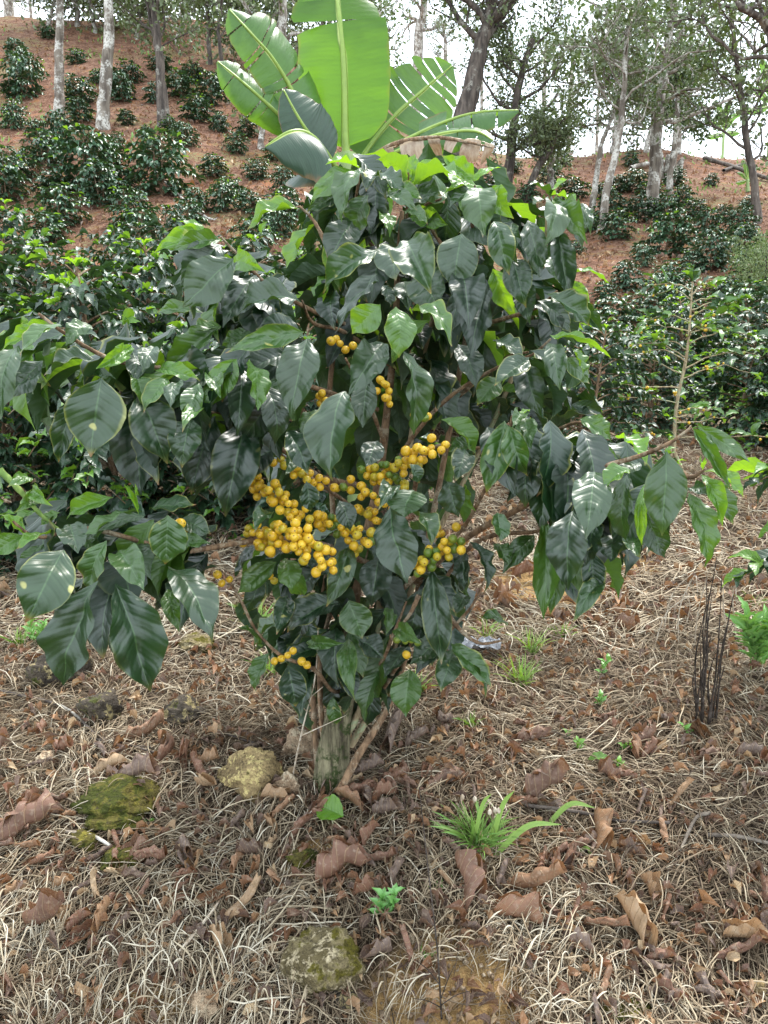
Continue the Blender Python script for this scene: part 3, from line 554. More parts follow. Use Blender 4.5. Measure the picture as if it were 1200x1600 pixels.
gstick('fallen_stick',[(300,1128),(360,1160),(440,1180)],.003,.002,'bark_dark','dark twig between the dark brown rock and the trunk')
gstick('fallen_stick',[(280,1505),(330,1450),(345,1420)],.003,.002,'straw_stem','pale twig among the curled leaves at lower left',.02)
gstick('fallen_stick',[(240,270),(330,345),(345,300)],.02,.01,'bark_grey','pale branch lying on the distant red slope')
o=stick('dead_twig',[gh(690,1592),at(683,1480,gh(690,1592)[1]),at(668,1350,gh(690,1592)[1]+.02),at(655,1230,gh(690,1592)[1]+.03)],.0016,.0007,'twig_dark','thin dark upright twig in front of everything, bottom centre','twig',20)
for k,(a,b,c,d_) in enumerate([(688,1540,650,1500),(689,1560,712,1505),(690,1575,645,1560),(690,1570,735,1548)]):
    Yk=gh(690,1592)[1]; P=smoothpath([at(a,b,Yk),at((a+c)/2,(b+d_)/2-4,Yk-.01),at(c,d_,Yk-.02)],6); V,Fc,uv=tube(P,[.001,.0009,.0008,.0007,.0006,.0004],4); link('side_twig',Buf().add(V,Fc,uv).mesh('side_twig',M['twig_dark'],o.location),o)
def deadplant(px,py,tops,r0,mat,label,name='dead_stem_clump',cat='dead plant'):
    p=gh(px,py); o=thing(name,p,label,cat)
    for k,(a,b,bx) in enumerate(tops):
        q=gh(bx,py+(k%3)*6-4); Y=q[1]-.01*k; t=at(a,b,Y); mid=(q+t)/2+np.array([.01*(k%3-1),.01,.01]); P=smoothpath([q-[0,0,.01],mid,t],10); V,Fc,uv=tube(P,np.linspace(r0,r0*.3,10),5,.7); link('stem',Buf().add(V,Fc,uv).mesh('stem',M[mat],p),o)
    return o
deadplant(1105,1130,[(1120,870,1100),(1112,930,1094),(1128,900,1108),(1100,960,1090),(1140,960,1118),(1095,1000,1085),(1118,1020,1112),(1132,1040,1118),(1104,900,1096),(1086,1040,1098),(1146,930,1112),(1124,985,1104),(1110,1010,1100)],.0026,'twig_dark','cluster of upright black dead stems on the right slope')
deadplant(1130,1050,[(1115,905,1100),(1112,990,1105)],.002,'twig_dark','thin black dead stems right of the black cluster')
def arch(pts,label,k):
    p=gh(*pts[0]); Y=p[1]; P=[p]+[at(a,b,Y-.03*(j+1)) for j,(a,b) in enumerate(pts[1:])]; o=stick('dead_stalk',P,.0022,.0012,'straw_stem',label,'dead stalk',16,.1,'pale arching dead stalks on the right slope')
for k,(pts,l) in enumerate([([(1035,995),(1050,930),(1082,895)],'leftmost pale arching stalk, leaning right'),([(1060,1010),(1062,950),(1085,900),(1090,925)],'pale stalk with a hooked tip left of the black stems'),([(1085,1010),(1090,960),(1104,905)],'straight pale stalk just left of the black stems'),([(1068,990),(1078,950),(1072,925)],'short pale stalk between the arching ones'),([(1135,990),(1130,920),(1148,888),(1150,940)],'tall pale looped stalk right of the black stems'),([(1150,1000),(1145,930),(1157,900)],'second pale stalk right of the black stems'),([(1100,990),(1104,945),(1100,925)],'thin pale stalk touching the black stems'),([(1020,1020),(1040,960),(1078,930)],'low pale stalk bent toward the black stems')]): arch(pts,l,k)
# the fine pale weed stem in front of the trunk
o=stick('dead_twig',[gh(455,1225),at(470,1150,1.40),at(492,1060,1.38),at(497,985,1.37)],.0018,.0009,'straw_stem','pale forked dead twig in front of the left stems','twig',16)
for a,b,c,d_ in [(484,1090,505,1073),(478,1110,458,1090),(470,1150,540,1118)]:
    P=np.array([at(a,b,1.385),at((a+c)/2,(b+d_)/2,1.37),at(c,d_,1.37)]); V,Fc,uv=tube(smoothpath(P,6),[.0012,.0011,.001,.0009,.0008,.0005],4); link('side_twig',Buf().add(V,Fc,uv).mesh('side_twig',M['straw_stem'],o.location),o)
# plastic bag
p=gh(738,1022); V,Fc,uv=template(26,22,.1,.0,.0,PWt=np.array([0,.05,.5,.95,1]),WWt=np.array([.5,.9,1,.9,.4])); V=(V-[0,.5,0])*[.16,.10,.05]
V[:,2]+=.045*np.abs(vn(V[:,0]*40,V[:,1]*40))+.03*np.abs(vn(V[:,0]*90+5,V[:,1]*90))+.02; 
o=link('plastic_bag',mesh('plastic_bag',V,Fc,M['plastic'],uv,smooth=False),loc=p+[0,0,.0]); tag(o,'crumpled clear plastic lying on the slope right of the bush','plastic litter')

r=np.random.RandomState(55); b=Buf(); import itertools
cv=nrm(np.array(list(itertools.product((-1,1),repeat=3)),float)); cf=np.array([[0,1,3,2],[4,6,7,5],[0,4,5,1],[2,3,7,6],[0,2,6,4],[1,5,7,3]])
for p,rr in BP:
    for k in range(int(260*min(1,rr/.12))):
        x=p[0]+r.randn()*rr*.55; y=p[1]+r.randn()*rr*.45; sz=.002+.006*r.rand()**3; b.add(cv*sz*(.6+.7*r.rand(8,1))*[1,1,.8]@np.linalg.qr(r.randn(3,3))[0]+[x,y,float(H(x,y))+sz*.4],cf)
o=link('soil_crumbs',b.mesh('soil_crumbs',M['rock_tan'])); tag(o,'ochre soil crumbs lying on the bare patches of ground',None,None,'stuff')
# ------------------------------------------------------------------ main coffee bush
bush_base=gh(522,1232); BY=bush_base[1]; K=BY/1.5     # depth scale
bush=thing('coffee_bush',bush_base,'big coffee bush in front with clusters of yellow cherries and large glossy dark leaves','coffee bush')
def bpart(name,pts,r0,r1,mat,n=18,kb=.12,sides=8,label=None,parent=None):
    P=smoothpath([at(a,b,Y*K) for a,b,Y in pts],n); V,Fc,uv=tube(P,np.linspace(r0,r1,n),sides,kb)
    o=link(name,Buf().add(V,Fc,uv).mesh(name,M[mat],bush_base),bush if parent is None else parent)
    if label: o['label']=label
    return o,P
def stump():
    P=smoothpath([at(516,1245,1.5*K)-[0,0,.03],at(520,1180,1.5*K),at(533,1100,1.5*K),at(545,1040,1.52*K),at(552,960,1.53*K)],40); V,Fc,uv=tube(P,np.concatenate([np.linspace(.040,.027,20),np.linspace(.027,.018,20)]),28,.0)
    c=np.repeat(P,28,0); c=np.vstack([c,P[-1]]); d=V-c; a=uv[:,0]*40; V=c+d*(1+.34*vn(a*.35,uv[:,1]*7)+.26*vn(a*1.1+9,uv[:,1]*14))[:,None]
    o=link('trunk',Buf().add(V,Fc,uv).mesh('trunk',M['bark_stump'],bush_base),bush); o['label']='thick pale flaking stump with moss at its foot'
stump()
STEMS=[[(545,1060,1.51),(560,900,1.5),(590,760,1.5),(605,640,1.5),(617,520,1.5),(622,420,1.48),(628,330,1.46)],
[(530,1240,1.45),(560,1180,1.46),(592,1130,1.47),(612,1090,1.48),(640,1000,1.5),(660,880,1.5),(690,740,1.52),(715,600,1.52),(735,480,1.5),(748,380,1.46),(757,320,1.42)],
[(495,1195,1.55),(490,1100,1.56),(492,1040,1.56),(500,960,1.56),(520,820,1.52),(510,680,1.5),(520,560,1.48)],
[(508,1180,1.52),(500,1080,1.52),(505,1000,1.53),(540,880,1.52)],
[(540,1150,1.5),(562,1110,1.5),(572,1060,1.5),(590,980,1.52),(600,850,1.53),(640,700,1.5),(660,560,1.5),(700,420,1.47)],
[(548,1165,1.53),(575,1120,1.53),(600,1070,1.54),(620,1000,1.55),(650,900,1.56),(700,800,1.6),(780,640,1.6),(830,500,1.5),(848,420,1.4),(856,330,1.32)],
[(525,1120,1.45),(540,1075,1.45),(548,1035,1.46)]]
for k,p in enumerate(STEMS): bpart('stem',p,[.011,.0085,.0065,.006,.008,.008,.006][k],[.004,.004,.005,.005,.005,.0035,.005][k],'stem' if k in(1,2,3,0) else 'stem_light',30,.14)
BR=[[(610,570,1.5),(540,520,1.42),(490,505,1.33),(472,470,1.24)],[(520,430,1.3),(510,385,1.3),(490,345,1.3),(468,322,1.28)],[(600,520,1.5),(520,500,1.4),(425,450,1.27),(375,402,1.2),(345,370,1.16)],
[(590,640,1.5),(470,600,1.32),(350,580,1.18),(250,575,1.06),(170,560,1.0),(100,520,.95),(60,490,.93)],
[(570,760,1.5),(500,745,1.36),(445,705,1.3),(380,660,1.22),(310,640,1.12),(230,610,1.08)],
[(560,800,1.5),(520,770,1.35),(470,735,1.26),(440,710,1.22)],[(600,690,1.48),(580,640,1.4),(560,600,1.3),(540,560,1.2)],
[(575,880,1.5),(500,850,1.35),(430,842,1.22),(360,850,1.14),(280,862,1.06),(200,840,1.0),(130,825,.97),(60,840,.95),(20,815,.93)],
[(545,1075,1.47),(520,1080,1.42),(490,1045,1.34),(440,1025,1.28),(400,985,1.24),(375,935,1.21),(350,895,1.2)],
[(600,760,1.5),(640,690,1.44),(700,622,1.38),(775,575,1.33),(830,555,1.28),(860,530,1.25)],
[(640,800,1.5),(668,705,1.36),(745,700,1.3),(800,690,1.28)],
[(600,950,1.5),(660,890,1.36),(720,830,1.28),(755,770,1.2),(790,700,1.14),(800,650,1.1)],
[(650,910,1.5),(730,840,1.34),(820,790,1.2),(880,750,1.12),(940,730,1.05),(1000,712,1.0),(1050,690,.96),(1080,668,.94)],
[(660,960,1.5),(740,850,1.38),(840,830,1.28),(910,810,1.2),(980,800,1.13)],
[(780,690,1.5),(850,680,1.4),(905,660,1.3),(960,680,1.2)],[(1040,715,.98),(1075,745,.97),(1100,735,.96)],
[(600,1075,1.5),(630,1030,1.38),(680,1005,1.3),(735,950,1.26),(760,900,1.24)],[(700,960,1.28),(720,985,1.27),(750,1005,1.26),(790,1000,1.25)],
[(600,1100,1.5),(650,1075,1.42),(690,1040,1.36)],[(700,520,1.48),(780,500,1.38),(840,480,1.27),(870,455,1.2)],[(715,620,1.48),(790,560,1.38),(825,550,1.25)],
[(0,735,.97),(30,765,.96),(60,800,.96),(95,830,.96)],[(622,430,1.48),(560,350,1.38),(562,265,1.3)],[(628,400,1.47),(636,330,1.38),(638,270,1.33)],[(735,470,1.48),(700,400,1.4),(662,330,1.36),(690,310,1.34)],[(745,420,1.48),(738,350,1.38),(742,290,1.32)],[(560,1010,1.5),(590,1040,1.4),(615,990,1.3),(635,940,1.28)],[(655,930,1.3),(640,960,1.29),(620,985,1.3)]]
BP_=[]
for k,p in enumerate(BR):
    o,P=bpart('branch',p,.0065 if k in(7,12,4) else .0048,.0018,'stem_green' if k in (21,) else 'stem',22,.16,7); BP_.append(P)
HL=[(322,362,275,346,24,1.15,.8),(330,365,240,394,34,1.15,.8),(345,374,268,392,30,1.12,.3),(345,382,280,450,62,1.13,.05),(365,405,286,482,66,1.07,.1),(372,412,300,502,70,1.12,.05),(400,430,348,512,52,1.18,.05),(362,412,415,425,34,1.18,.7),(345,510,258,582,42,1.15,.3),(318,490,245,487,22,1.14,.3),(346,512,290,530,34,1.16,.5),
(470,472,368,492,50,1.1,.08),(475,518,352,552,38,1.08,.3),(480,530,455,655,64,1.05,.1),(466,325,387,362,30,1.26,.65),(470,520,400,515,46,1.18,.05),(395,520,345,545,30,1.2,.3),
(562,262,508,260,34,1.3,.95),(560,268,484,322,40,1.28,.5),(566,265,533,345,44,1.27,.25),(540,300,478,332,30,1.32,.1),(575,305,550,364,50,1.3,.2),(550,345,514,414,52,1.3,.05),(635,288,588,248,38,1.32,.75),(638,285,648,240,28,1.33,.8),(642,290,695,255,34,1.32,.75),(645,288,722,282,38,1.31,.75),(610,300,660,312,34,1.33,.5),(630,302,690,306,54,1.36,.1),(585,272,634,306,30,1.28,.1),(604,306,652,328,26,1.27,.2),(632,330,668,352,26,1.27,.3),(742,284,690,243,28,1.3,.7),(738,284,783,262,30,1.28,1.),(745,292,758,368,54,1.25,.25),(768,296,803,342,36,1.26,.6),(735,286,692,304,26,1.27,.6),(742,300,702,324,32,1.27,.1),(590,270,572,300,30,1.34,.05),(700,300,650,305,46,1.36,.3),(730,330,755,368,30,1.3,.2),(640,340,700,352,30,1.36,.8),(596,335,610,368,26,1.36,.7),(690,420,640,470,40,1.36,.05),
(636,374,672,456,70,1.15,.12),(722,366,706,454,68,1.2,.1),(615,385,619,440,60,1.24,.1),(590,393,504,457,46,1.15,.1),(590,428,524,522,48,1.2,.05),(655,425,692,490,62,1.22,.1),(722,430,732,514,56,1.2,.02),(632,440,638,486,38,1.25,.1),(600,445,610,480,30,1.27,.05),(594,476,550,522,46,1.07,.55),(617,480,622,560,52,1.04,.5),(642,484,706,542,40,1.1,.4),(598,535,545,616,54,1.08,.1),(575,590,566,668,42,1.14,.1),(538,610,521,752,84,1.0,.08),(630,548,644,680,40,1.04,.15),(370,560,317,645,44,1.05,.6),(388,562,402,642,44,1.04,.55),(378,575,370,682,48,1.08,.04),(416,600,430,694,52,1.08,.05),(430,590,445,640,44,1.12,.2),(450,672,482,742,44,1.1,.04),(335,650,300,772,62,1.12,.02),(385,655,352,808,72,1.12,.02),(472,690,520,730,40,1.16,.05),(500,640,470,680,34,1.18,.3),
(225,612,222,774,84,1.08,.02),(215,618,262,724,68,.99,.06),(158,590,142,714,88,.92,.08),(118,618,92,722,40,.96,.05),(150,563,70,590,42,.98,.1),(30,540,0,655,54,.92,.15),(68,565,14,622,46,.95,.05),(90,506,2,548,28,.95,.7),(97,508,32,558,38,.93,.3),(142,508,103,542,34,.95,.25),(205,540,148,577,26,.97,.7),(242,540,222,580,32,1.,.1),(205,545,212,600,36,1.02,.05),(205,585,228,642,32,1.,.4),(262,590,224,644,40,.98,.35),(240,578,313,596,28,1.,.65),(300,655,284,730,54,.99,.08),(285,598,268,640,30,.98,.1),(312,600,288,662,34,.97,.25),(330,590,345,620,28,1.0,.3),(315,640,285,672,26,.97,.4),(180,590,120,600,26,1.02,.2),
(262,805,258,882,64,.95,.25),(222,798,134,838,38,.95,.3),(225,806,134,862,34,.97,.15),(178,778,104,812,30,.98,.7),(232,795,306,790,46,1.,.1),(165,845,140,926,46,.9,.3),(186,862,226,925,52,.91,.25),(100,860,40,972,88,.87,.1),(150,908,94,1072,84,.85,.08),(180,912,234,1080,80,.87,.06),(262,885,332,1002,70,.95,.08),(262,920,280,988,28,.97,.4),(110,820,122,865,48,.93,.1),(84,832,26,856,22,.94,.8),(38,834,0,804,22,.93,.95),(36,836,-12,868,34,.93,.5),(70,850,26,908,34,.95,.35),(52,762,84,792,24,.95,.7),(54,775,24,800,26,.96,.4),(48,750,12,760,24,.96,.4),(94,800,64,820,20,.96,.5),(0,745,-30,790,40,.95,.3),(210,850,236,905,44,.99,.15),(276,860,330,850,30,1.03,.3),(215,770,215,800,14,1.,.95),(120,835,150,870,36,.97,.2),(280,815,330,835,38,1.06,.12),(60,800,20,835,26,.95,.6),
(857,305,886,279,24,1.24,1.),(860,308,826,290,32,1.24,.25),(850,312,832,320,26,1.24,.25),(862,316,850,386,48,1.15,.2),(862,305,902,332,32,1.2,.8),(865,312,918,382,32,1.18,.3),(900,318,923,367,20,1.2,.15),(868,325,908,391,40,1.22,.1),(872,362,888,472,38,1.2,.06),(825,345,842,436,40,1.22,.1),(772,345,796,430,42,1.16,.12),(800,348,808,412,36,1.22,.1),(800,400,822,480,44,1.22,.05),(815,440,828,506,36,1.24,.06),(770,420,803,488,38,1.26,.9),(885,430,952,446,26,1.18,.8),(885,440,922,474,24,1.22,.8),(855,460,920,510,40,1.17,.12),(840,470,890,522,38,1.2,.08),(835,475,872,537,38,1.22,.03),(890,460,942,520,24,1.22,.12),(858,525,955,558,26,1.15,.8),(860,535,875,612,34,1.12,.12),(828,548,872,607,38,1.17,.05),(826,560,773,602,40,1.15,.08),(770,530,818,562,36,1.2,.06),(820,570,846,652,48,1.25,.04),(715,540,743,607,46,1.25,.04),(762,440,735,557,46,1.24,.02),(780,590,745,634,36,1.27,.3),(880,480,900,540,34,1.26,.1),(862,400,872,440,26,1.28,.2),(895,545,910,590,30,1.28,.6),(880,560,920,600,34,1.3,.3),
(788,658,760,772,46,1.1,.3),(795,665,824,744,40,1.08,.3),(820,652,830,702,34,1.1,.25),(812,652,829,641,12,1.1,1.),(812,648,800,668,24,1.1,.3),(825,700,820,792,64,1.12,.08),(778,800,781,849,34,1.05,.2),(770,850,795,884,32,1.2,.3),(835,835,785,897,34,1.2,.2),(735,845,758,927,26,1.22,.06),(725,858,726,922,28,1.24,.04),(610,793,638,912,72,1.06,.06),(645,765,632,810,68,1.12,.2),(645,800,676,852,40,1.14,.2),(700,752,718,808,46,1.2,.12),(725,703,712,752,40,1.22,.08),(690,655,742,712,42,1.25,.6),(730,762,742,798,26,1.25,.8),(740,690,700,705,26,1.26,.3),(850,812,848,968,40,1.1,.4),(882,870,860,962,32,1.12,.3),(895,798,888,922,64,1.,.06),(935,810,915,884,52,1.02,.05),(930,735,915,840,64,.95,.12),(980,742,982,850,46,.97,.12),(985,735,943,766,36,.93,.55),(1042,705,1034,837,62,.92,.15),(850,718,846,832,52,1.12,.08),(870,715,914,745,40,1.1,.1),(1008,755,1003,852,20,.98,.8),(1010,800,1038,872,40,.99,.1),(960,682,1012,724,38,1.05,.95),(905,705,966,716,32,1.08,.4),(1075,770,1102,887,42,.94,.4),(1082,668,1142,768,22,.93,.35),(1090,665,1171,722,30,.94,.3),(1100,736,1161,778,28,.93,.85),(1095,742,1130,822,24,.94,.7),(1110,748,1146,820,32,.96,.25),(1078,762,1112,778,22,.96,.15),(925,862,925,932,42,1.06,.05),(938,912,895,972,34,1.05,.15),(962,830,955,880,40,1.05,.08),(985,840,1000,872,34,1.03,.2),(1000,722,960,748,34,1.04,.1),(905,655,955,690,34,1.2,.4),(1098,735,1092,722,10,.94,1.),
(432,878,372,927,38,1.2,.4),(445,872,456,924,40,1.18,.45),(465,888,470,930,30,1.18,.5),(402,850,365,908,38,1.22,.05),(448,930,432,992,34,1.22,.04),(528,940,448,988,52,1.27,.03),(548,853,510,948,42,1.2,.12),(545,938,566,998,54,1.2,.2),(480,1006,537,1005,22,1.22,.3),(545,998,553,1092,32,1.24,.3),(592,870,580,948,52,1.28,.02),(605,948,603,992,24,1.28,.3),(675,890,690,1037,50,1.2,.06),(618,985,659,1006,28,1.22,.35),(640,1045,634,1120,50,1.23,.3),(410,1010,372,978,28,1.26,.3),(420,1020,398,1082,32,1.25,.3),(450,1040,462,1104,48,1.28,.02),(520,1088,526,1132,26,1.4,.3),(705,1005,769,1077,38,1.2,.25),(705,1015,688,1082,40,1.24,.12),(792,975,750,968,36,1.25,.3),(715,1020,760,1092,24,1.22,.25),(690,1000,640,1040,40,1.3,.1),(410,900,380,960,36,1.3,.04),(470,870,520,900,40,1.3,.02),(560,1000,600,1030,40,1.3,.03),(640,1010,600,1060,40,1.32,.06),(500,930,480,970,34,1.34,.03),(730,930,712,960,30,1.3,.1),(505,880,470,930,40,1.28,.03),(660,920,640,990,44,1.3,.03),(478,752,486,800,30,1.12,.06),(530,782,548,830,34,1.14,.05),(610,760,590,800,30,1.16,.1),(455,705,446,742,28,1.14,.2),(590,690,572,730,40,1.16,.05),(640,725,655,755,26,1.14,.1),(420,800,398,832,28,1.12,.15)]
hero=[]; rh=np.random.RandomState(5)
for i,(bx,by,tx,ty,wd,Y,ag) in enumerate(HL):
    Y*=K; dy=-.015+rh.randn()*.02; b_=at(bx,by,Y+.01); t_=at(tx,ty,Y+dy); D=t_-b_; L=np.linalg.norm(D)
    n_=nrm(nrm(CAM-b_)+np.array([0,0,.95])); up=max(0,-D[2]/L); X,Dn,Nn=frames(D[None],n_[None]); roll=rh.randn()*.30*(1 if ag<.6 else 1.6); X2=X*math.cos(roll)+Nn*math.sin(roll); N2=np.cross(X2,Dn)
    V,Fc,uv=HI[i%12]; W=wd*Y/F*.99; z=V[:,2:3]*L*.75; P=b_+V[:,0:1]*X2*W+V[:,1:2]*Dn*L+(z)*N2
    P+= .012*L/.12*(vn(V[:,1]*6+i*3.3,V[:,0]*6+i)[:,None])*N2
    # petiole
    rn=rh.rand()
    hero.append((L*W*mpp(1)/Y**2,P,Fc,uv,rn,ag,b_,Dn[0]))
hero.sort(key=lambda q:-q[0])
fol=Buf()
for i,(s,P,Fc,uv,rn,ag,b_,Dn) in enumerate(hero):
    if i<100:
        o=link('leaf',mesh('leaf',P-bush_base,Fc,M['leaf'],uv,{'rnd':np.full(len(P),rn),'age':np.full(len(P),ag)}),bush)
        if ag>=.8: o['label']='bright yellow green young leaf'
    else: fol.add(P,Fc,uv,rnd=rn,age=ag)
# inner leaves along a volume read off the crown's outline, front hull in front, back hull behind
def inside(px,py,poly):
    c=False; n=len(poly); j=n-1
    for i in range(n):
        xi,yi=poly[i]; xj,yj=poly[j]
        if (yi>py)!=(yj>py) and px<(xj-xi)*(py-yi)/(yj-yi)+xi: c=not c
        j=i
    return c
def fill(poly,n,Yf,Yb,Lr,age,seed,dark=False):
    r=np.random.RandomState(seed); xs=[a for a,b in poly]; ys=[b for a,b in poly]; B=[];D=[];Nn=[];L=[];A=[]
    cx=np.mean(xs)
    while len(B)<n:
        a=r.uniform(min(xs),max(xs)); b=r.uniform(min(ys),max(ys))
        if not inside(a,b,poly): continue
        Y=(Yf+(Yb-Yf)*r.rand())*K; p=at(a,b,Y); l=Lr[0]+(Lr[1]-Lr[0])*r.rand()
        ct=at(600,b,1.5*K); o=p-ct; o[2]=0; o=nrm(o+r.randn(3)*.08)
        d=nrm(o*.55+np.array([0,0,-.75])+r.randn(3)*.35); p=p-d*l*.5
        B.append(p);D.append(d);Nn.append(nrm(o+[0,0,.8]+r.randn(3)*.35));L.append(l);A.append(age*(r.rand()<.15)+.05*r.rand())
    L=np.array(L); leafbuf(fol,[template(12,7,.12,.25,.05,.006,.2*(k-3),k) for k in range(6)],B,D,Nn,L,L*(.42+.1*r.rand(len(L))),r.rand(len(L)),np.array(A),seed)
fill([(490,300),(560,275),(700,262),(790,310),(860,350),(885,450),(860,540),(760,600),(690,640),(560,560),(480,500),(470,400)],280,1.36,1.8,(.085,.14),.8,1)
fill([(500,560),(760,560),(860,600),(730,700),(730,800),(620,850),(480,860),(400,840),(410,720)],170,1.56,2.0,(.09,.14),.3,2)
fill([(395,860),(560,850),(700,850),(715,960),(690,1040),(600,1075),(500,1075),(420,1040),(380,960)],150,1.38,1.8,(.09,.13),.2,3)
fill([(430,1000),(600,1000),(600,1100),(470,1110)],50,1.36,1.7,(.09,.13),.2,13)
fill([(300,600),(420,600),(420,780),(300,760)],30,1.2,1.45,(.09,.14),.1,14)
fill([(80,560),(200,560),(330,570),(470,560),(420,690),(330,700),(250,640),(140,620)],80,1.08,1.45,(.08,.12),.7,4)
fill([(60,830),(200,815),(330,850),(300,890),(180,890),(90,880)],34,1.0,1.2,(.07,.11),.5,5)
fill([(830,700),(990,730),(1010,820),(960,860),(850,830)],60,1.1,1.4,(.08,.13),.6,6)
fill([(760,700),(1000,740),(1020,830),(960,890),(870,930),(840,840)],42,1.02,1.35,(.11,.15),.4,21)
fill([(70,850),(330,865),(320,925),(240,960),(110,960),(60,900)],16,.95,1.12,(.11,.14),.3,22)
fill([(20,545),(200,560),(400,600),(380,740),(230,700),(60,640)],34,1.02,1.3,(.11,.15),.5,23)
fill([(300,390),(470,480),(450,540),(330,530),(290,470)],45,1.2,1.5,(.08,.12),.5,7)
fill([(760,640),(900,570),(940,640),(850,700)],30,1.4,1.75,(.07,.11),.5,8)
o=link('foliage',fol.mesh('foliage',M['leaf'],bush_base),bush); o['kind']='stuff'
# ------------------------------------------------------------------ cherries
def sphere_np(nu=14,nv=10):
    V=[];F_=[]
    for i in range(nv+1):
        th=PI*i/nv; rr=max(math.sin(th),.004)
        for j in range(nu): V.append([rr*math.cos(2*PI*j/nu),rr*math.sin(2*PI*j/nu),math.cos(th)*1.08])
    for i in range(nv):
        for j in range(nu): F_.append([i*nu+j,(i+1)*nu+j,(i+1)*nu+(j+1)%nu,i*nu+(j+1)%nu])
    V=np.array(V); nav=V[:,2]/1.08; V[:,2]-=.10*np.clip((nav-.93)/.07,0,1); V[:,:2]*=(1+.02*np.sin(3*np.arctan2(V[:,1],V[:,0])))[:,None]
    return V,np.array(F_),nav
SV,SF,SN=sphere_np(); CH={k:mesh('cherry',SV,SF,M[m],None,{'nav':SN}) for k,m in (('y','cherry'),('g','cherry_green'),('t','cherry_turning'))}
CL=[([(402,838,1.18),(440,845,1.14),(470,845,1.13),(505,878,1.13)],66,25,'yyyyyyt'),([(422,765,1.2),(455,795,1.18),(505,812,1.2)],30,15,'yyyyyt'),([(398,722,1.22),(402,768,1.22)],12,12,'y'),([(432,718,1.22),(470,738,1.2),(502,755,1.2)],14,9,'yyyt'),
([(515,815,1.24),(545,835,1.2),(580,845,1.2)],24,17,'tyyg'),([(525,757,1.24),(560,762,1.24),(590,780,1.22)],13,12,'yyg'),([(572,740,1.26),(605,735,1.24),(640,722,1.22)],22,15,'yytg'),([(600,760,1.26),(632,750,1.24)],10,14,'ygt'),([(648,708,1.2),(668,700,1.19),(690,698,1.2)],13,17,'y'),([(655,622,1.26),(660,660,1.24)],8,12,'yyg'),([(592,588,1.28),(606,630,1.28)],8,10,'y'),([(498,618,1.3),(508,632,1.3)],5,8,'y'),([(520,534,1.32),(545,545,1.32)],5,7,'y'),
([(655,885,1.2),(680,868,1.2),(712,850,1.2)],26,16,'yytgg'),([(683,825,1.24),(690,838,1.24)],3,6,'y'),([(712,821,1.24),(716,823,1.24)],1,2,'y'),([(338,903,1.19),(356,912,1.2)],3,7,'y'),([(432,1030,1.27),(455,1022,1.27),(486,1038,1.29)],6,6,'y'),([(633,1022,1.26),(638,1026,1.26)],1,2,'y'),([(622,1000,1.27),(650,1003,1.27)],4,7,'g'),([(278,815,1.05),(284,845,1.07)],3,6,'y'),([(415,885,1.28),(425,905,1.28)],3,6,'y'),([(640,775,1.28),(600,790,1.27)],8,12,'yg'),([(605,820,1.26),(560,800,1.24)],10,12,'yt'),([(548,850,1.26),(560,862,1.26)],4,8,'t')]
allc=[]; rc=np.random.RandomState(8)
for ci,(path,n,sp,kinds) in enumerate(CL):
    P=smoothpath([at(a,b,Y*K) for a,b,Y in path],24); pts=[]; tries=0; m=P[0,1]/F; rad0=.0074
    while len(pts)<n and tries<6000:
        tries+=1; q=P[rc.randint(24)]; d=nrm(rc.randn(3)); rr=(.35+.65*rc.rand()**.6)*(sp+1)*m*(1+tries/6000); p=q+d*rr*np.array([1,.9,1])
        s=rad0*(.80+.32*rc.rand())
        if all(np.linalg.norm(p-a)>(s+b)*.89 for a,_,b,_ in pts): pts.append((p,d,s,q))
    c=thing('cherry_cluster',np.zeros(3),None,None); c.parent=bush; c.location=P[12]-bush_base
    for (p,d,s,q) in pts:
        k=kinds[rc.randint(len(kinds))]
        if kinds=='y' and rc.rand()<.05: k='t'
        allc.append((p[1],p,nrm(d*.7+[0,-.35,-.15]+rc.randn(3)*.25),s,k,c,P[12]))
allc.sort(key=lambda q:q[0]); restb={'y':Buf(),'g':Buf(),'t':Buf()}
for i,(y,p,d,s,k,c,o0) in enumerate(allc):
    q=Vector(d).to_track_quat('Z','Y')
    if i<100:
        o=link('cherry',CH[k],c,loc=p-o0); o.rotation_mode='QUATERNION'; o.rotation_quaternion=q; o.scale=(s,s,s)
        if k=='g': o['label']='unripe green cherry'
    else: restb[k].add((SV*s)@np.array(q.to_matrix()).T+p,SF,None,nav=SN)
for k,b in restb.items():
    if b.n: o=link('cherry_mass',b.mesh('cherry_mass',{'y':M['cherry'],'g':M['cherry_green'],'t':M['cherry_turning']}[k],bush_base),bush); o['kind']='stuff'
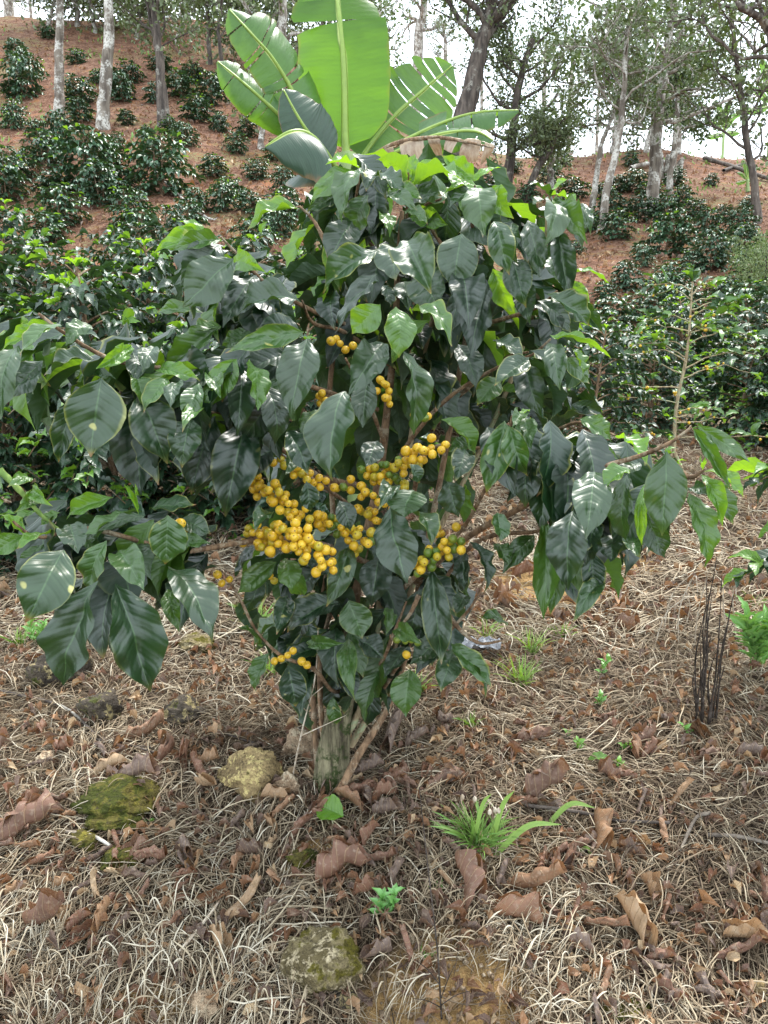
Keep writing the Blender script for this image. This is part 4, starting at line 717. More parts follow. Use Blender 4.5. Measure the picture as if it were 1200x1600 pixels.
# ------------------------------------------------------------------ background coffee shrubs
def gen_shrub(h,rad,nlat,step,Ls,temps,seed,young=.25,bare=.08,pair=.05,droop=.55,stems=1):
    r=np.random.RandomState(seed); fb=Buf(); wb=Buf(); B=[];D=[];Nn=[];L=[];A=[]
    for s_ in range(stems):
        a0=r.rand()*6.3; off=np.array([math.cos(a0),math.sin(a0),0])*rad*.22*(stems>1); top=np.array([off[0]*1.6,off[1]*1.6,h*(1-.15*r.rand()*(s_>0))])
        P=smoothpath([[off[0]*.2,off[1]*.2,-.05],[off[0],off[1],h*.45],top],10); V,Fc,uv=tube(P,np.linspace(.018,.005,10)*max(.5,h),6,.1); wb.add(V,Fc,uv)
        for k in range(nlat):
            f=bare+(1-bare)*(k+.3)/nlat; p0=P[0]+(top-P[0])*f; p0=np.array([np.interp(f,np.linspace(0,1,10),P[:,c]) for c in range(3)])
            prof_=math.sin(PI*min(1,(f*.80+.16)))**.8; prof_=max(.12,prof_)
            for side in range(2):
                a=k*PI/2+side*PI+r.randn()*.35; ln=rad*prof_*(.75+.4*r.rand()); o=np.array([math.cos(a),math.sin(a),0]); rise=.35+.5*f
                s=np.linspace(0,1,7); Q=p0+o*ln*s[:,None]; Q[:,2]+=ln*(rise*s-(droop+.25*(1-f))*s*s)
                V,Fc,uv=tube(Q,np.linspace(.005,.002,7)*max(.6,h),4); wb.add(V,Fc,uv)
                m=max(2,int(ln*.85/pair)); sd=np.cross(o,[0,0,1.])
                for j in range(m):
                    t=.2+.8*(j+.6)/m; q=np.array([np.interp(t,s,Q[:,c]) for c in range(3)])
                    for sg in (-1,1):
                        l=Ls*(.75+.45*r.rand())*(1-.25*(t>.9)); yy=(t>.86)*(r.rand()<.75*young+.2*young) ; d=o*(.35+.5*t)+sd*sg*(.75-.35*t)+np.array([0,0,-.5+ .55*yy+.3*(f>.85)])+r.randn(3)*.25
                        B.append(q);D.append(d);Nn.append(o*.5+[0,0,1.]+r.randn(3)*.3);L.append(l);A.append(yy*(.5+.5*r.rand()) if yy else .06*r.rand())
        for j in range(6): # tip tuft
            a=j*1.1+r.rand(); B.append(top);D.append([math.cos(a),math.sin(a),.5]);Nn.append([0,0,1.]);L.append(Ls*.8);A.append(young*2*r.rand())
    L=np.array(L); leafbuf(fb,temps,B,D,Nn,L,L*(.40+.08*r.rand(len(L))),r.rand(len(L)),np.clip(A,0,1),seed); return fb,wb
def shrub_proto(label,fb,wb,loc,mat,group=None,name='coffee_shrub',rz=0,sc=1.,wmat='stem'):
    o=thing(name,loc,label,'coffee shrub',group); link('foliage',fb.mesh('foliage',M[mat]),o); link('stem',wb.mesh('stem',M[wmat]),o); o.rotation_euler=(0,0,rz); o.scale=(sc,)*3; return o
def copy_thing(o,loc,rz,sc,label,group=None):
    c=o.copy(); COL.objects.link(c); c.location=tuple(loc); c.rotation_euler=(0,0,rz); c.scale=sc if isinstance(sc,tuple) else (sc,)*3; c['label']=label
    if group: c['group']=group
    for ch in o.children:
        d=ch.copy(); COL.objects.link(d); d.parent=c
    return c
G='coffee shrubs growing behind the main bush'
near={k:v for k,v in enumerate([gen_shrub(1.1,.54,21,.06,.086,MID,40+k,young=y,pair=.034,stems=2) for k,y in enumerate((1.1,.55,.25))])}
near[9]=gen_shrub(1.1,.56,9,.06,.14,MID,77,young=.3,pair=.045,bare=.52)
def gY(px,Y): x=(px-600)/F*Y*1.03; return np.array([x,Y,float(H(x,Y))])
NS=[(50,3.0,.95,0,'yellow green tipped shrub at the left edge just behind the left wing'),(215,3.2,1.05,0,'dense shrub with bright tips directly behind the left wing'),(350,3.5,1.0,1,'dark shrub behind the folded top left leaves'),(455,3.3,.9,1,'dark shrub hidden behind the left side of the main bush'),(-70,3.9,1.15,1,'dark shrub cut off by the left edge'),(130,4.3,1.15,0,'bright green shrub in the second row at left'),(290,4.6,1.1,0,'bright topped shrub in the second row, right of the bright green one'),(430,4.9,1.1,1,'dark shrub in the second row behind the bush shoulder'),(20,5.3,1.1,1,'dark shrub in the third row at the left edge'),(190,5.9,1.15,2,'dark shrub in the third row, centre of the left mass'),(370,6.1,1.05,2,'dark shrub just left of the upper main bush'),(80,6.9,1.2,0,'bright green rounded shrub in the fourth row at left'),(270,7.3,1.1,2,'dark shrub in the fourth row of the left mass'),(470,6.6,1.05,2,'dark shrub behind the small upper left branch'),
(885,3.7,.80,1,'dense dark shrub behind the right side of the main bush'),(790,4.7,.95,1,'dark shrub behind the right wing, nearly hidden'),(1000,5.2,.62,0,'light green shrub behind the bare cherry plant at left'),(1120,4.9,.66,0,'dark leafy shrub right of the bare cherry plant'),(1215,4.6,.7,0,'dark shrub cut by the right edge beside the bare plant'),(930,5.6,.7,0,'bright tipped shrub between the main bush and the bare plant'),(1060,6.2,.75,0,'yellow green tipped shrub behind the bare cherry plant'),(1165,6.3,.85,2,'large dark shrub behind the right of the bare plant'),(1340,1.75,.74,9,'near leafy branches reaching in from the right edge'),(620,5.0,1.1,2,'dark shrub hidden behind the centre of the main bush'),(-20,2.75,.62,0,'low shrub at the far left under the left wing'),(560,3.6,1.0,1,'dark shrub seen through the middle of the main bush')]
done={}
for i,(px,Y,h,k,lab) in enumerate(NS):
    loc=gY(px,Y); sc=h/1.1
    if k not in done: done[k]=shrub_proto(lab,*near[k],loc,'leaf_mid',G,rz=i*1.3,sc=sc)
    else: copy_thing(done[k],loc,i*1.3,(sc*1.15 if Y>4.4 and px>880 else sc,)*2+(sc,),lab,G)
far=[gen_shrub(1.1,.58,15,.1,.17,LO,60+k,young=y,pair=.068,stems=2,bare=.0) for k,y in enumerate((.3,.15,.1,.05))]
FS=[(20,202,55),(38,150,75),(45,125,55),(100,232,70),(70,260,70),(125,165,60),(130,190,50),(195,158,50),(205,130,46),(182,140,44),(200,195,34),(30,95,40),(285,150,55),(310,190,60),(330,165,55),(290,228,46),(270,210,40),(255,303,112),(130,300,120),(165,262,70),(365,312,56),(370,240,40),(382,212,40),(300,130,44),(10,310,90),(30,282,60),(415,350,70),(440,300,50),(100,352,80),(205,352,80),(60,385,90),(285,372,76),(395,395,76),(430,250,44),(240,160,40),(235,260,56),(330,275,50),(345,330,56),(80,310,60),(190,300,60),(225,215,30),(180,235,34),(60,215,40),(20,150,40),(340,205,36),(400,280,44),(395,330,50),(440,370,60),(150,130,30),(250,110,40),(350,140,40),(400,170,34),(120,100,34),(75,60,30),(455,345,60),(310,330,50),(470,270,50),(160,320,80),(230,400,90),
(995,300,50),(900,310,56),(860,290,46),(950,345,60),(1000,345,60),(1045,350,60),(1130,345,34),(1035,400,96),(1110,420,70),(1052,462,72),(1008,505,74),(1150,500,100),(1150,370,60),(962,372,60),(1085,340,44),(880,335,40),(820,320,44),(920,360,44),(985,260,30),(1110,290,26),(1050,290,40),(940,310,40),(1100,372,56),(1170,330,36),(800,270,30),(850,250,30),(1175,440,80),(960,520,90),(1040,560,100),(1120,545,100),(1190,520,100),(930,560,90),(1000,600,110),(1100,620,110),(1180,620,120),(985,455,60),(1080,500,80),(1130,470,60),(1030,475,60),(1070,320,40),(970,300,40),(1020,310,44),(1165,395,60),(1085,425,50),(880,260,36),(910,355,46),(900,400,30),(945,470,34),(1005,415,40),(830,360,50),(1165,560,110),(760,300,40),(720,320,50)]
lefts=['the first pale trunk','the second pale trunk','the dark twin trunk','the banana plant','the leaning trunk','the forked dark trunk','the thick crest trunk','the far right trunk','the red soil bank']
LM=[(92,185,'the leftmost pale trunk'),(160,200,'the second pale trunk'),(255,195,'the twin dark trunks'),(480,200,'the banana plant'),(790,260,'the mossy forked trunk'),(935,345,'the pair of slanting trunks'),(1018,335,'the thick lichen spotted trunk'),(1185,340,'the far right trunk'),(250,300,'the roundest shrub on the left slope'),(100,350,'the left mass of shrubs'),(1070,440,'the bare cherry plant')]
proto={}; bk={}
for i,(px,py,wpx) in enumerate(FS):
    loc=gh(px,py); h=wpx*.86*loc[1]/F; k=i%4; sc=max(.25,h/1.25)
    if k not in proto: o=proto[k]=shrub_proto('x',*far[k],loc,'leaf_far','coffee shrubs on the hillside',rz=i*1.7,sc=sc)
    else: o=copy_thing(proto[k],loc,i*1.7,(sc*1.18,sc*1.12,sc*(.72+.3*((i*37)%10)/10)),'x','coffee shrubs on the hillside')
    j=min(range(len(LM)),key=lambda q:math.hypot(LM[q][0]-px,LM[q][1]-py)); dx,dy=px-LM[j][0],py-LM[j][1]
    d='right of' if dx>abs(dy) else 'left of' if -dx>abs(dy) else 'downhill of' if dy>0 else 'uphill of'
    bk.setdefault(('small' if wpx<45 else 'big' if wpx>75 else 'medium',d,LM[j][2]),[]).append((math.hypot(dx,dy),o))
for k,v in bk.items():
    v.sort(key=lambda q:q[0])
    for i,(dd,o) in enumerate(v): o['label']=f"{(ORD[i] if i else 'nearest ') if len(v)>1 else ''}{k[0]} dark coffee shrub {k[1]} {k[2]}"
# ------------------------------------------------------------------ bare coffee plant with small cherries
loc=gY(1058,4.15); bare=thing('bare_coffee_plant',loc,'nearly leafless coffee plant with pale stem and strings of small orange green cherries','coffee plant')
Pt=smoothpath([at(1052,730,4.15),at(1056,640,4.15),at(1072,560,4.15),at(1078,500,4.15),at(1082,440,4.15)],16); Pt[0]=loc-[0,0,.02]
V,Fc,uv=tube(Pt,np.linspace(.012,.004,16),7,.1); link('stem',Buf().add(V,Fc,uv).mesh('stem',M['stem_light'],loc),bare)
rb=np.random.RandomState(4); cb={'y':Buf(),'g':Buf()}; lb=Buf(); B=[];D=[];L=[]
S2V,S2F,S2N=sphere_np(7,5)
for k in range(26):
    f=.12+.85*k/26; p0=np.array([np.interp(f,np.linspace(0,1,16),Pt[:,c]) for c in range(3)]); a=k*2.4+rb.randn()*.3; a=PI*(k%2)+rb.randn()*.5 if k%3 else a; ln=(.52-.34*f)*(.8+.4*rb.rand()); o_=np.array([math.cos(a),math.sin(a)*.8,0]); s=np.linspace(0,1,9)
    Q=p0+o_*ln*s[:,None]+np.cumsum(rb.randn(9,3)*.006,0); Q[:,2]+=ln*(.55*s-.45*s*s)*(1 if f>.35 else .1); V,Fc,uv=tube(Q,np.linspace(.004,.0015,9),5,.25); link('branch',Buf().add(V,Fc,uv).mesh('branch',M['stem_light'],loc),bare)
    for j in range(rb.randint(2,5)):
        q=Q[rb.randint(1,9)]
        for c in range(rb.randint(1,4)):
            kk='y' if rb.rand()<(.65 if f<.4 else .3) else 'g'; cb[kk].add(S2V*.0070*(.8+.4*rb.rand())+q+rb.randn(3)*.011,S2F,None,nav=S2N*0)
    if rb.rand()<.95:
        for j in range(6): B.append(Q[-1-j]);D.append(o_+rb.randn(3)*.5+[0,0,.1]);L.append(.06+.05*rb.rand())
for j in range(8): B.append(Pt[-1]);D.append(rb.randn(3)+[0,0,.8]);L.append(.09)
L=np.array(L); leafbuf(lb,MID,B,D,np.array([[0,-.4,1.]]*len(B))+rb.randn(len(B),3)*.3,L,L*.42,rb.rand(len(B)),rb.rand(len(B))*.7,3)
link('foliage',lb.mesh('foliage',M['leaf_mid'],loc),bare); link('cherries',cb['y'].mesh('cherries',M['cherry'],loc),bare)['kind']='stuff'; link('cherries',cb['g'].mesh('cherries',M['cherry_green'],loc),bare)['kind']='stuff'
# near right shrub already placed; a grey feathery shrub at the right edge
def feather(px,py,wpx,label,n=2600):
    p=gh(px,py); r=np.random.RandomState(6); R=wpx*p[1]/F*.5; o=thing('feathery_shrub',p,label,'shrub'); v=nrm(r.randn(n,3)); v[:,2]=np.abs(v[:,2]); q=p+v*R*(r.rand(n,1)**.4)*[1,1,1.7]
    b=Buf(); L=R*(.07+.06*r.rand(n)); q=q+.25*R*nrm(v)*(vn(v[:,0]*3+5,v[:,2]*3+v[:,1]*2))[:,None]*2; leafbuf(b,TINY,q,v*.4+[0,0,.3]+r.randn(n,3)*.7,r.randn(n,3),L,L*.35,r.rand(n),.3,1); link('foliage',b.mesh('foliage',M['tree_leaf'],p),o)
    V,Fc,uv=tube(smoothpath([p-[0,0,.1],p+[0,0,R*1.2]],6),[.02,.018,.015,.012,.01,.006],5); link('stem',Buf().add(V,Fc,uv).mesh('stem',M['bark_dark'],p),o)
feather(1195,455,110,'grey green feathery shrub at the right edge of the slope'); feather(1140,412,50,'smaller grey green feathery shrub beside the one at the right edge',1300)
M['midrib']=simple('banana_midrib',(.22,.32,.05),.45)
# ------------------------------------------------------------------ banana plant
def banana_leaf(parent,org,pts,wl,wr,matn,droopL=.3,droopR=.3,tears=(),n=60,b0=.10,b1=.97,seed=0,petr=.012,face=(0,-1,.2),strips=0,label=None,tipw=.0):
    P=smoothpath([at(a,b,Y) for a,b,Y in pts],n); T=nrm(np.gradient(P,axis=0)); fn=np.array(face,float); Nn=nrm(fn-(T@fn)[:,None]*T); X=np.cross(T,Nn); r=np.random.RandomState(seed)
    t=np.linspace(0,1,n); u=np.clip((t-b0)/(b1-b0),0,1); prof_=np.interp(u,[0,.04,.14,.32,.6,.82,.94,1],[0.02,.55,.88,1,.97,.72,.38,.03])
    b=Buf(); nv=7
    for side,w,dr in ((-1,wl,droopL),(1,wr,droopR)):
        segs=[]; cuts=sorted(set([b0]+[c for c in tears if True]+[b1])) if not strips else list(np.linspace(b0,b1,strips+1)+np.r_[0,r.randn(strips-1)*.01,0])
        for c0,c1 in zip(cuts[:-1],cuts[1:]):
            m=max(4,int((c1-c0)*n*1.0)); tt=np.linspace(c0+((.018 if strips else .004) if c0>b0 else 0),c1-((.018 if strips else .004) if c1<b1 else 0),m); ex=dr+(r.randn()*.22 if (strips or tears) else 0); tw=r.randn()*.03*(1 if strips or tears else 0)
            G=lambda A: np.stack([np.interp(tt,t,A[:,c]) for c in range(3)],-1)
            p,xx,nn_,tg=G(P),G(X),G(Nn),G(T); pw=np.interp(tt,t,prof_); q=np.linspace(0,1,nv); W=w*(P[0,1]/F)*(r.uniform(.35,1.2) if strips else 1)
            e=(tt-c0)/(c1-c0); shrink=np.where(strips or (c0>b0 and c1<b1),1-.10*(2*e-1)**6,1) 
            ang=ex*q*1.3; ct=np.cumsum(np.r_[0,np.cos(ang[1:])])/(nv-1); sn=np.cumsum(np.r_[0,np.sin(ang[1:])])/(nv-1)
            V=p[:,None]+side*xx[:,None]*(W*pw[:,None,None]*shrink[:,None,None]*ct[None,:,None])-nn_[:,None]*(W*pw[:,None,None]*sn[None,:,None])+tg[:,None]*(W*pw[:,None,None]*(.10+tw)*(q**1.3)[None,:,None])
            V[:,:,2]+= -.0*q[None]; V+=nn_[:,None]*(.0015*np.sin(tt*90+side)[:,None,None]*q[None,:,None]); gp=.008*(P[0,1]/3)
            V=V.reshape(-1,3); V=V+(.05*vn(V[:,0]*16,V[:,2]*16)[:,None] if strips else .010*vn(V[:,0]*12+seed,V[:,2]*12)[:,None]); i=(np.arange(m-1)[:,None]*nv+np.arange(nv-1)[None]).ravel(); uv=np.stack([.5+side*.5*np.tile(q,m),np.repeat(tt,nv)],-1)
            Fc=np.stack([i,i+1,i+nv+1,i+nv],-1); Fc=Fc if side<0 else Fc[:,::-1]; b.add(V,Fc,uv)
    o=link('leaf',b.mesh('leaf',M[matn],org),parent)
    if label: o['label']=label
    V,Fc,uv=tube(P[:int(n*b1)],np.linspace(petr,petr*.25,int(n*b1)),6); link('midrib',Buf().add(V,Fc,uv).mesh('midrib',M['midrib'] if matn!='banana_dry' else M['stem'],org),o)
YB=3.2; org=gY(545,YB); ban=thing('banana_plant',org,'young banana plant with tall upright backlit leaf rising behind the main bush','banana plant')
P=smoothpath([org-[0,0,.05],at(545,420,YB),at(543,240,YB)],14); V,Fc,uv=tube(P,np.linspace(.075,.035,14),14,.03); link('pseudostem',Buf().add(V,Fc,uv).mesh('pseudostem',M['pseudostem'],org),ban)
banana_leaf(ban,org,[(542,260,3.2),(539,205,3.2),(538,120,3.2),(532,40,3.22),(522,-30,3.28),(512,-90,3.35)],74,70,'banana_backlit',.12,.10,tears=(.62,.72,.80),b0=.12,seed=1,petr=.018,label='tall upright bright green leaf lit from behind')
banana_leaf(ban,org,[(505,262,3.2),(485,205,3.15),(455,140,3.1),(425,90,3.05),(390,50,3.0),(352,8,2.98)],40,60,'banana',.4,.7,tears=(.42,.47,.66,.70,.86),b0=.18,seed=2,face=(.3,-1,.1))
banana_leaf(ban,org,[(500,265,3.15),(460,205,3.1),(420,165,3.05),(375,125,3.0),(335,92,2.98)],34,36,'banana',.9,.3,tears=(.5,.56,.8),b0=.2,seed=3,face=(-.2,-1,.7))
banana_leaf(ban,org,[(520,262,3.1),(495,225,3.05),(470,190,3.0),(440,135,2.98)],34,56,'banana_shaded',.4,.3,b0=.05,seed=4,face=(.6,-1,0))
banana_leaf(ban,org,[(525,262,3.1),(490,215,3.0),(455,205,2.9),(410,232,2.85)],95,14,'banana_shaded',.9,.5,b0=.1,seed=14,face=(-.3,-.8,.6),label='dark shaded hanging leaf')
banana_leaf(ban,org,[(555,262,3.3),(585,218,3.35),(620,178,3.38),(665,138,3.4),(712,98,3.4)],66,70,'banana',-.1,.25,b0=.08,seed=5,tears=(.4,.47,.6,.66,.78,.84,.9),face=(.1,-1,.5))
banana_leaf(ban,org,[(560,262,3.25),(610,232,3.2),(680,197,3.15),(745,176,3.1),(820,172,3.05)],28,46,'banana',.2,.7,b0=.15,seed=6,tears=(.33,.41,.56,.60,.72,.86),face=(0,-.7,1))
banana_leaf(ban,org,[(560,264,3.2),(620,238,3.12),(680,212,3.05),(740,205,3.0),(775,222,2.95)],16,30,'banana',.4,1.1,b0=.2,seed=16,tears=(.35,.5,.64,.8),face=(0,-.8,.8))
banana_leaf(ban,org,[(575,250,3.1),(620,224,3.0),(680,215,2.95),(730,222,2.9),(775,232,2.88)],10,48,'banana_dry',1.2,1.5,b0=.15,seed=7,strips=6,face=(0,-1,.55),label='dry brown shredded leaf')
banana_leaf(ban,org,[(565,300,3.1),(600,270,3.0),(640,262,2.92),(680,290,2.88)],14,44,'banana_dry',1.2,1.5,b0=.15,seed=8,strips=5,face=(0,-1,.5),label='second dry brown leaf, lower')
banana_leaf(ban,org,[(530,270,3.15),(500,262,3.1),(480,258,3.0)],14,24,'banana',.4,.4,b0=.1,seed=9)
for (px,py,h,lab) in [(1131,236,62,'small pale banana plant standing alone on the right crest'),(1168,300,40,'small banana plant left of the far right trunk'),(1205,205,90,'banana plant cut by the right edge on the crest')]:
    p=gh(px,py); Y=p[1]; m=Y/F; o=thing('small_banana_plant',p,lab,'banana plant','small banana plants on the right slope'); V,Fc,uv=tube(smoothpath([p,at(px,py-h*.5,Y)],6),np.linspace(3.2*m,2*m,6),7); link('pseudostem',Buf().add(V,Fc,uv).mesh('pseudostem',M['pseudostem'],p),o)
    for k,(dx,dy) in enumerate([(-26,-.75),(-12,-1.25),(10,-1.2),(30,-.95),(-30,-.35),(26,-.45)]): banana_leaf(o,p,[(px,py-h*.45,Y),(px+dx*.5*h/62,py+h*(dy*.8-.1),Y+.05),(px+dx*h/62,py+h*dy,Y-.1+.05*k)],5*h/62,5*h/62,'banana',.5,.5,n=16,seed=k,petr=1.2*m)
# ------------------------------------------------------------------ trees
def tree(trunk,r0,r1,label,seed,crown=(0,0),nbr=10,brl=1.8,leafL=.10,nleaf=10,f0=.45,mat='bark_grey',lmat='tree_leaf',up=.5,group='trees on the upper slope and crest',twigs=5,age=.25,knob=.1,sp=.22,bl=1.,dens=1.,name='tree'):
    r=np.random.RandomState(seed); P=smoothpath(trunk,26); org=P[0].copy(); P[:,:]+=np.cumsum(r.randn(26,3)*.012*P[0,1]/20,0)*[1,1,0]; P[0]-=[0,0,.15]
    o=thing(name,org,label,'tree',group); V,Fc,uv=tube(P,np.interp(np.linspace(0,1,26),[0,.06,1],[r0*1.25,r0,r1]),10,knob); link('trunk',Buf().add(V,Fc,uv).mesh('trunk',M[mat],org),o)
    B=[];D=[]; cur=[None]
    def br(p,d,l,rad,lev):
        n=7; Q=[p]; q=p.copy(); dd=nrm(d)
        for k in range(n): dd=nrm(dd+r.randn(3)*.20+[0,0,.05]); q=q+dd*l/n; Q.append(q)
        Q=np.array(Q); V,Fc,uv=tube(Q,np.linspace(rad,rad*.45,n+1),5 if lev else 6,.1); cur[0].add(V,Fc,uv)
        if lev<2:
            for k in range(twigs): j=r.randint(2,n+1); br(Q[j],nrm(dd+r.randn(3)*.75),l*(.35+.3*r.rand()),rad*.42,lev+1)
        if lev>=1:
            for k in range(int(nleaf*dens*.65)): 
                j=r.randint(1,n+1); B.append(Q[j]+r.randn(3)*sp*.6*(.4+.6*lev/2)); D.append(r.randn(3)+dd*.5)
    for k in range(nbr):
        f=f0+(1-f0)*(k+r.rand()*.5)/nbr; p=np.array([np.interp(f,np.linspace(0,1,26),P[:,c]) for c in range(3)]); a=k*2.4+r.rand(); cur[0]=Buf(); br(p,[math.cos(a),math.sin(a)*.7,up],brl*(.6+.6*r.rand())*(1.2-.5*f)*bl,np.interp(f,[0,1],[r0,r1])*.45,0); link('branch',cur[0].mesh('branch',M[mat],org),o)
    if B:
        fb=Buf(); n=len(B); L=leafL*(.6+.8*r.rand(n)); leafbuf(fb,TINY,B,D,r.randn(n,3)+[0,0,1.2],L,L*.55,r.rand(n),age*r.rand(n),seed); link('crown',fb.mesh('crown',M[lmat],org),o)
    return o
def tr(base,tops,r0px,label,seed,**k):
    p=gh(*base); Y=p[1]; pts=[p]+[at(a,b,Y+dy) for a,b,dy in tops]; return tree(pts,r0px*.5*Y/F,k.pop('r1',.45)*r0px*.5*Y/F,label,seed,**k)
tr((6,25),[(10,-60,0),(14,-260,0)],18,'pale trunk at the top left corner',1,f0=.8,nbr=7,brl=2.,nleaf=8)
tr((92,186),[(94,120,0),(96,40,0),(98,-60,0),(100,-320,0)],15,'slim straight lichen spotted trunk, leftmost of the two pale ones',2,f0=.72,nbr=8,brl=2.2,nleaf=8)
tr((160,202),[(166,120,0),(172,40,0),(176,-40,0),(186,-320,0)],19,'thicker pale trunk leaning slightly right with mossy foot, second from left',3,f0=.72,nbr=8,brl=2.4,nleaf=8)
tr((254,196),[(250,120,0),(244,50,0),(236,-20,0),(232,-140,0)],15,'dark trunk with leafy top, thicker of the twin trunks',4,f0=.45,nbr=10,brl=1.6,mat='bark_dark',nleaf=12)
tr((262,194),[(258,130,0),(247,80,0),(232,20,0),(215,-60,0)],8,'thin curved dark trunk, slimmer of the twin trunks',5,f0=.5,nbr=6,brl=1.2,mat='bark_dark',nleaf=12)
tr((330,100),[(324,40,0),(318,-30,0),(310,-120,0)],7,'slender tree on the left crest beside the tall banana leaf',6,f0=.3,nbr=9,brl=1.5,mat='bark_dark',nleaf=9,lmat='tree_leaf')
tr((350,130),[(342,60,0),(350,0,0),(356,-100,0)],6,'slender crest tree behind the left banana leaf',7,f0=.3,nbr=9,brl=1.5,mat='bark_dark',nleaf=9)
tr((436,170),[(436,110,0),(440,50,0),(446,-30,0),(450,-160,0)],18,'grey trunk seen between the banana leaves',8,f0=.42,nbr=9,brl=2.,nleaf=8)
tr((408,232),[(410,195,0),(408,150,0)],10,'short pale trunk under the left banana leaves',9,f0=.6,nbr=4,brl=.7,nleaf=8)
for k,(bx,by,tx,w,lb) in enumerate([(75,45,90,5,'bushy'),(150,50,140,6,'rounded'),(215,60,205,6,'leaning'),(120,40,118,7,'spreading'),(275,70,285,6,'forked'),(390,110,385,8,'airy'),(40,20,44,6,'low')]):
    tr((bx,by),[(tx,by-60,0),(tx+6,by-130,0)],w,f'{lb} green crest tree, one of the leafy row along the upper left skyline',20+k,f0=.12,nbr=12,brl=2.0,nleaf=16,lmat='tree_leaf',leafL=.15,sp=.45)
tr((600,160),[(596,100,0),(592,30,0),(590,-60,0)],7,'thin crest trunk just right of the tall banana leaf',10,f0=.35,nbr=9,brl=1.7,nleaf=9)
tr((640,175),[(655,90,0),(664,30,0),(672,-90,0)],17,'grey leaning trunk above the right banana leaf',11,f0=.4,nbr=9,brl=2.2,nleaf=9)
tr((700,300),[(712,220,0),(735,150,0),(752,80,0),(768,30,0),(775,-60,0)],34,'thick dark leaning trunk with a leafy crown above the torn banana leaf',12,f0=.62,nbr=13,brl=2.2,nleaf=20,mat='bark_dark',leafL=.10,lmat='tree_leaf',r1=.4,sp=.3)
tr((790,312),[(796,250,0),(802,190,0),(812,120,0),(830,60,0)],17,'mossy dark trunk with vine clad side branches',13,f0=.3,nbr=12,brl=1.5,nleaf=18,mat='bark_dark',lmat='tree_leaf',leafL=.08,sp=.25)
tr((820,318),[(838,265,0),(862,235,0),(872,205,0)],12,'low crooked trunk beside the mossy dark trunk',14,f0=.4,nbr=8,brl=.9,nleaf=18,mat='bark_dark',lmat='tree_leaf',leafL=.08)
tr((862,300),[(861,260,0),(862,225,0)],11,'short pale trunk on the right slope',15,f0=.6,nbr=5,brl=.7,nleaf=9)
tr((922,345),[(930,290,0),(938,240,0),(948,200,0),(975,150,0)],10,'slanting pale trunk with a knobbed top, left of the slanting pair',16,f0=.7,nbr=6,brl=1.2,nleaf=8)
tr((938,362),[(948,310,0),(962,250,0),(974,190,0),(980,120,0),(985,40,0)],13,'slanting pale trunk, right of the slanting pair',17,f0=.6,nbr=10,brl=1.8,nleaf=9)
tr((1018,338),[(1022,270,0),(1022,200,0),(1030,130,0),(1040,60,0),(1050,-20,0)],20,'thick lichen spotted trunk with spreading branches on the right',18,f0=.42,nbr=14,brl=2.5,nleaf=9,r1=.4,up=.35)
tr((1044,308),[(1050,250,0),(1058,180,0),(1062,120,0)],10,'slim pale trunk right of the thick lichen spotted one',19,f0=.55,nbr=8,brl=1.3,nleaf=16,lmat='tree_leaf_dark')
tr((1186,348),[(1182,270,0),(1172,180,0),(1160,100,0),(1152,20,0)],12,'tall slim trunk near the right edge with sparse twigs',30,f0=.3,nbr=13,brl=1.3,nleaf=7,mat='bark_dark')
tr((1240,400),[(1230,250,0),(1215,110,0),(1200,40,0),(1150,10,-.5)],20,'tree outside the right edge whose long limb reaches into the picture',31,f0=.5,nbr=12,brl=2.2,nleaf=8,mat='bark_dark')
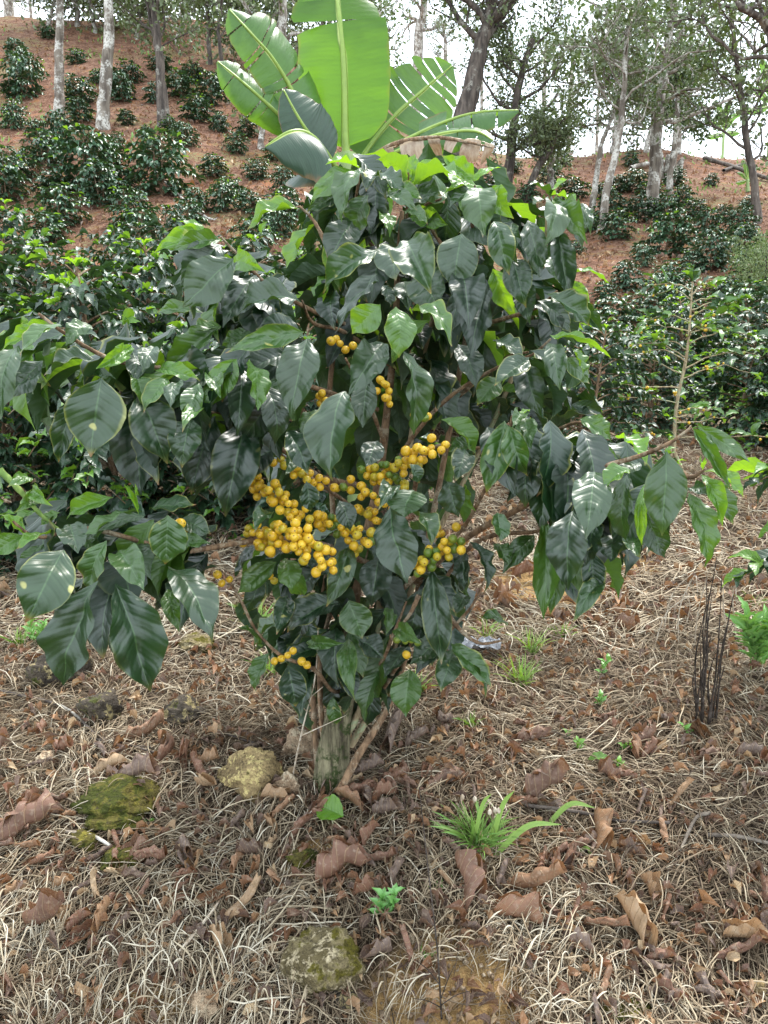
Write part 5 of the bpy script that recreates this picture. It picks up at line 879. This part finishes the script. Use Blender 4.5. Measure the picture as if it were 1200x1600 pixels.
for k,(bx,by,tx,w,lm,s,ll) in enumerate([(745,225,750,6,'tree_leaf','rounded',1.6),(830,235,850,8,'tree_leaf','tall olive',2.2),(880,238,890,8,'tree_leaf','airy',2.),(930,238,940,6,'tree_leaf','pale feathery',1.8),(960,240,965,10,'tree_leaf_dark','dark leafy',1.6),(1060,240,1064,7,'tree_leaf_dark','low dark',.9),(1010,238,1020,8,'tree_leaf','broad',2.1),(690,210,700,8,'tree_leaf','leafy',2.0),(560,150,560,6,'tree_leaf','slender',1.7),(500,140,500,6,'tree_leaf','small',1.5),(1100,100,1,0,'','',0)][:10]):
    tr((bx,by),[(tx,by-80,0),(tx+5,by-170,0)],w,f'{s} tree on the right skyline, '+['above the torn banana leaf','behind the mossy dark trunk','between the mossy trunk and the slanting pair','behind the slanting pair','just left of the lichen spotted trunk','right of the lichen spotted trunk','behind the lichen spotted trunk','behind the thick leaning trunk','behind the tall banana leaf','left of the tall banana leaf'][k],40+k,f0=.15,nbr=13,brl=ll,nleaf=13,lmat=lm,leafL=.11,sp=.32)
# stump cluster and low brush on the crest
for k,(px,py,h,lean) in enumerate([(1034,262,40,-3),(1042,262,30,2),(1050,264,36,6),(1058,264,26,10)]):
    p=gh(px,py+20); Y=p[1]; V,Fc,uv=tube(smoothpath([p-[0,0,.1],at(px+lean*.5,py-h*.3,Y),at(px+lean,py-h+10,Y)],8),np.linspace(.10,.05,8),7,.3); o=link('dead_post',Buf().add(V,Fc,uv).mesh('dead_post',M['bark_grey'],p),loc=p); tag(o,['leftmost pale broken post of the row on the right crest','short pale broken post, second from left in the row','pale broken post, second from right in the row','shortest pale post at the right end of the row'][k],'dead post')
gstick('fallen_log',[(1100,252),(1150,268),(1200,285)],.07,.05,'bark_dark','dark fallen log lying on the red bank at right',.1)
gstick('fallen_log',[(1130,272),(1165,262),(1178,278)],.05,.03,'bark_dark','short dark log crossing above the long fallen log',.1)
gstick('fallen_log',[(985,268),(1010,262),(1040,258)],.07,.05,'bark_grey','pale fallen log left of the row of broken posts',.1)
# grass patches on the hill
r=np.random.RandomState(91); n=9000; y=5+23*r.rand(n)**1.2; x=(r.rand(n)*2-1)*y*.6; k=vn(x*.7+20,y*.7)+.5*vn(x*2.5,y*2.5)>.12; x,y=x[k],y[k]; n=len(x); b=Buf(); L=.05+.12*r.rand(n)
leafbuf(b,TINY,np.stack([x,y,H(x,y)],-1),r.randn(n,3)*[.5,.5,.2]+[0,0,1],r.randn(n,3),L,L*.35,r.rand(n),.4*r.rand(n),3); o=link('slope_grass',b.mesh('slope_grass',M['grass'])); tag(o,'thin green grass and weeds patching the red slope',None,None,'stuff')
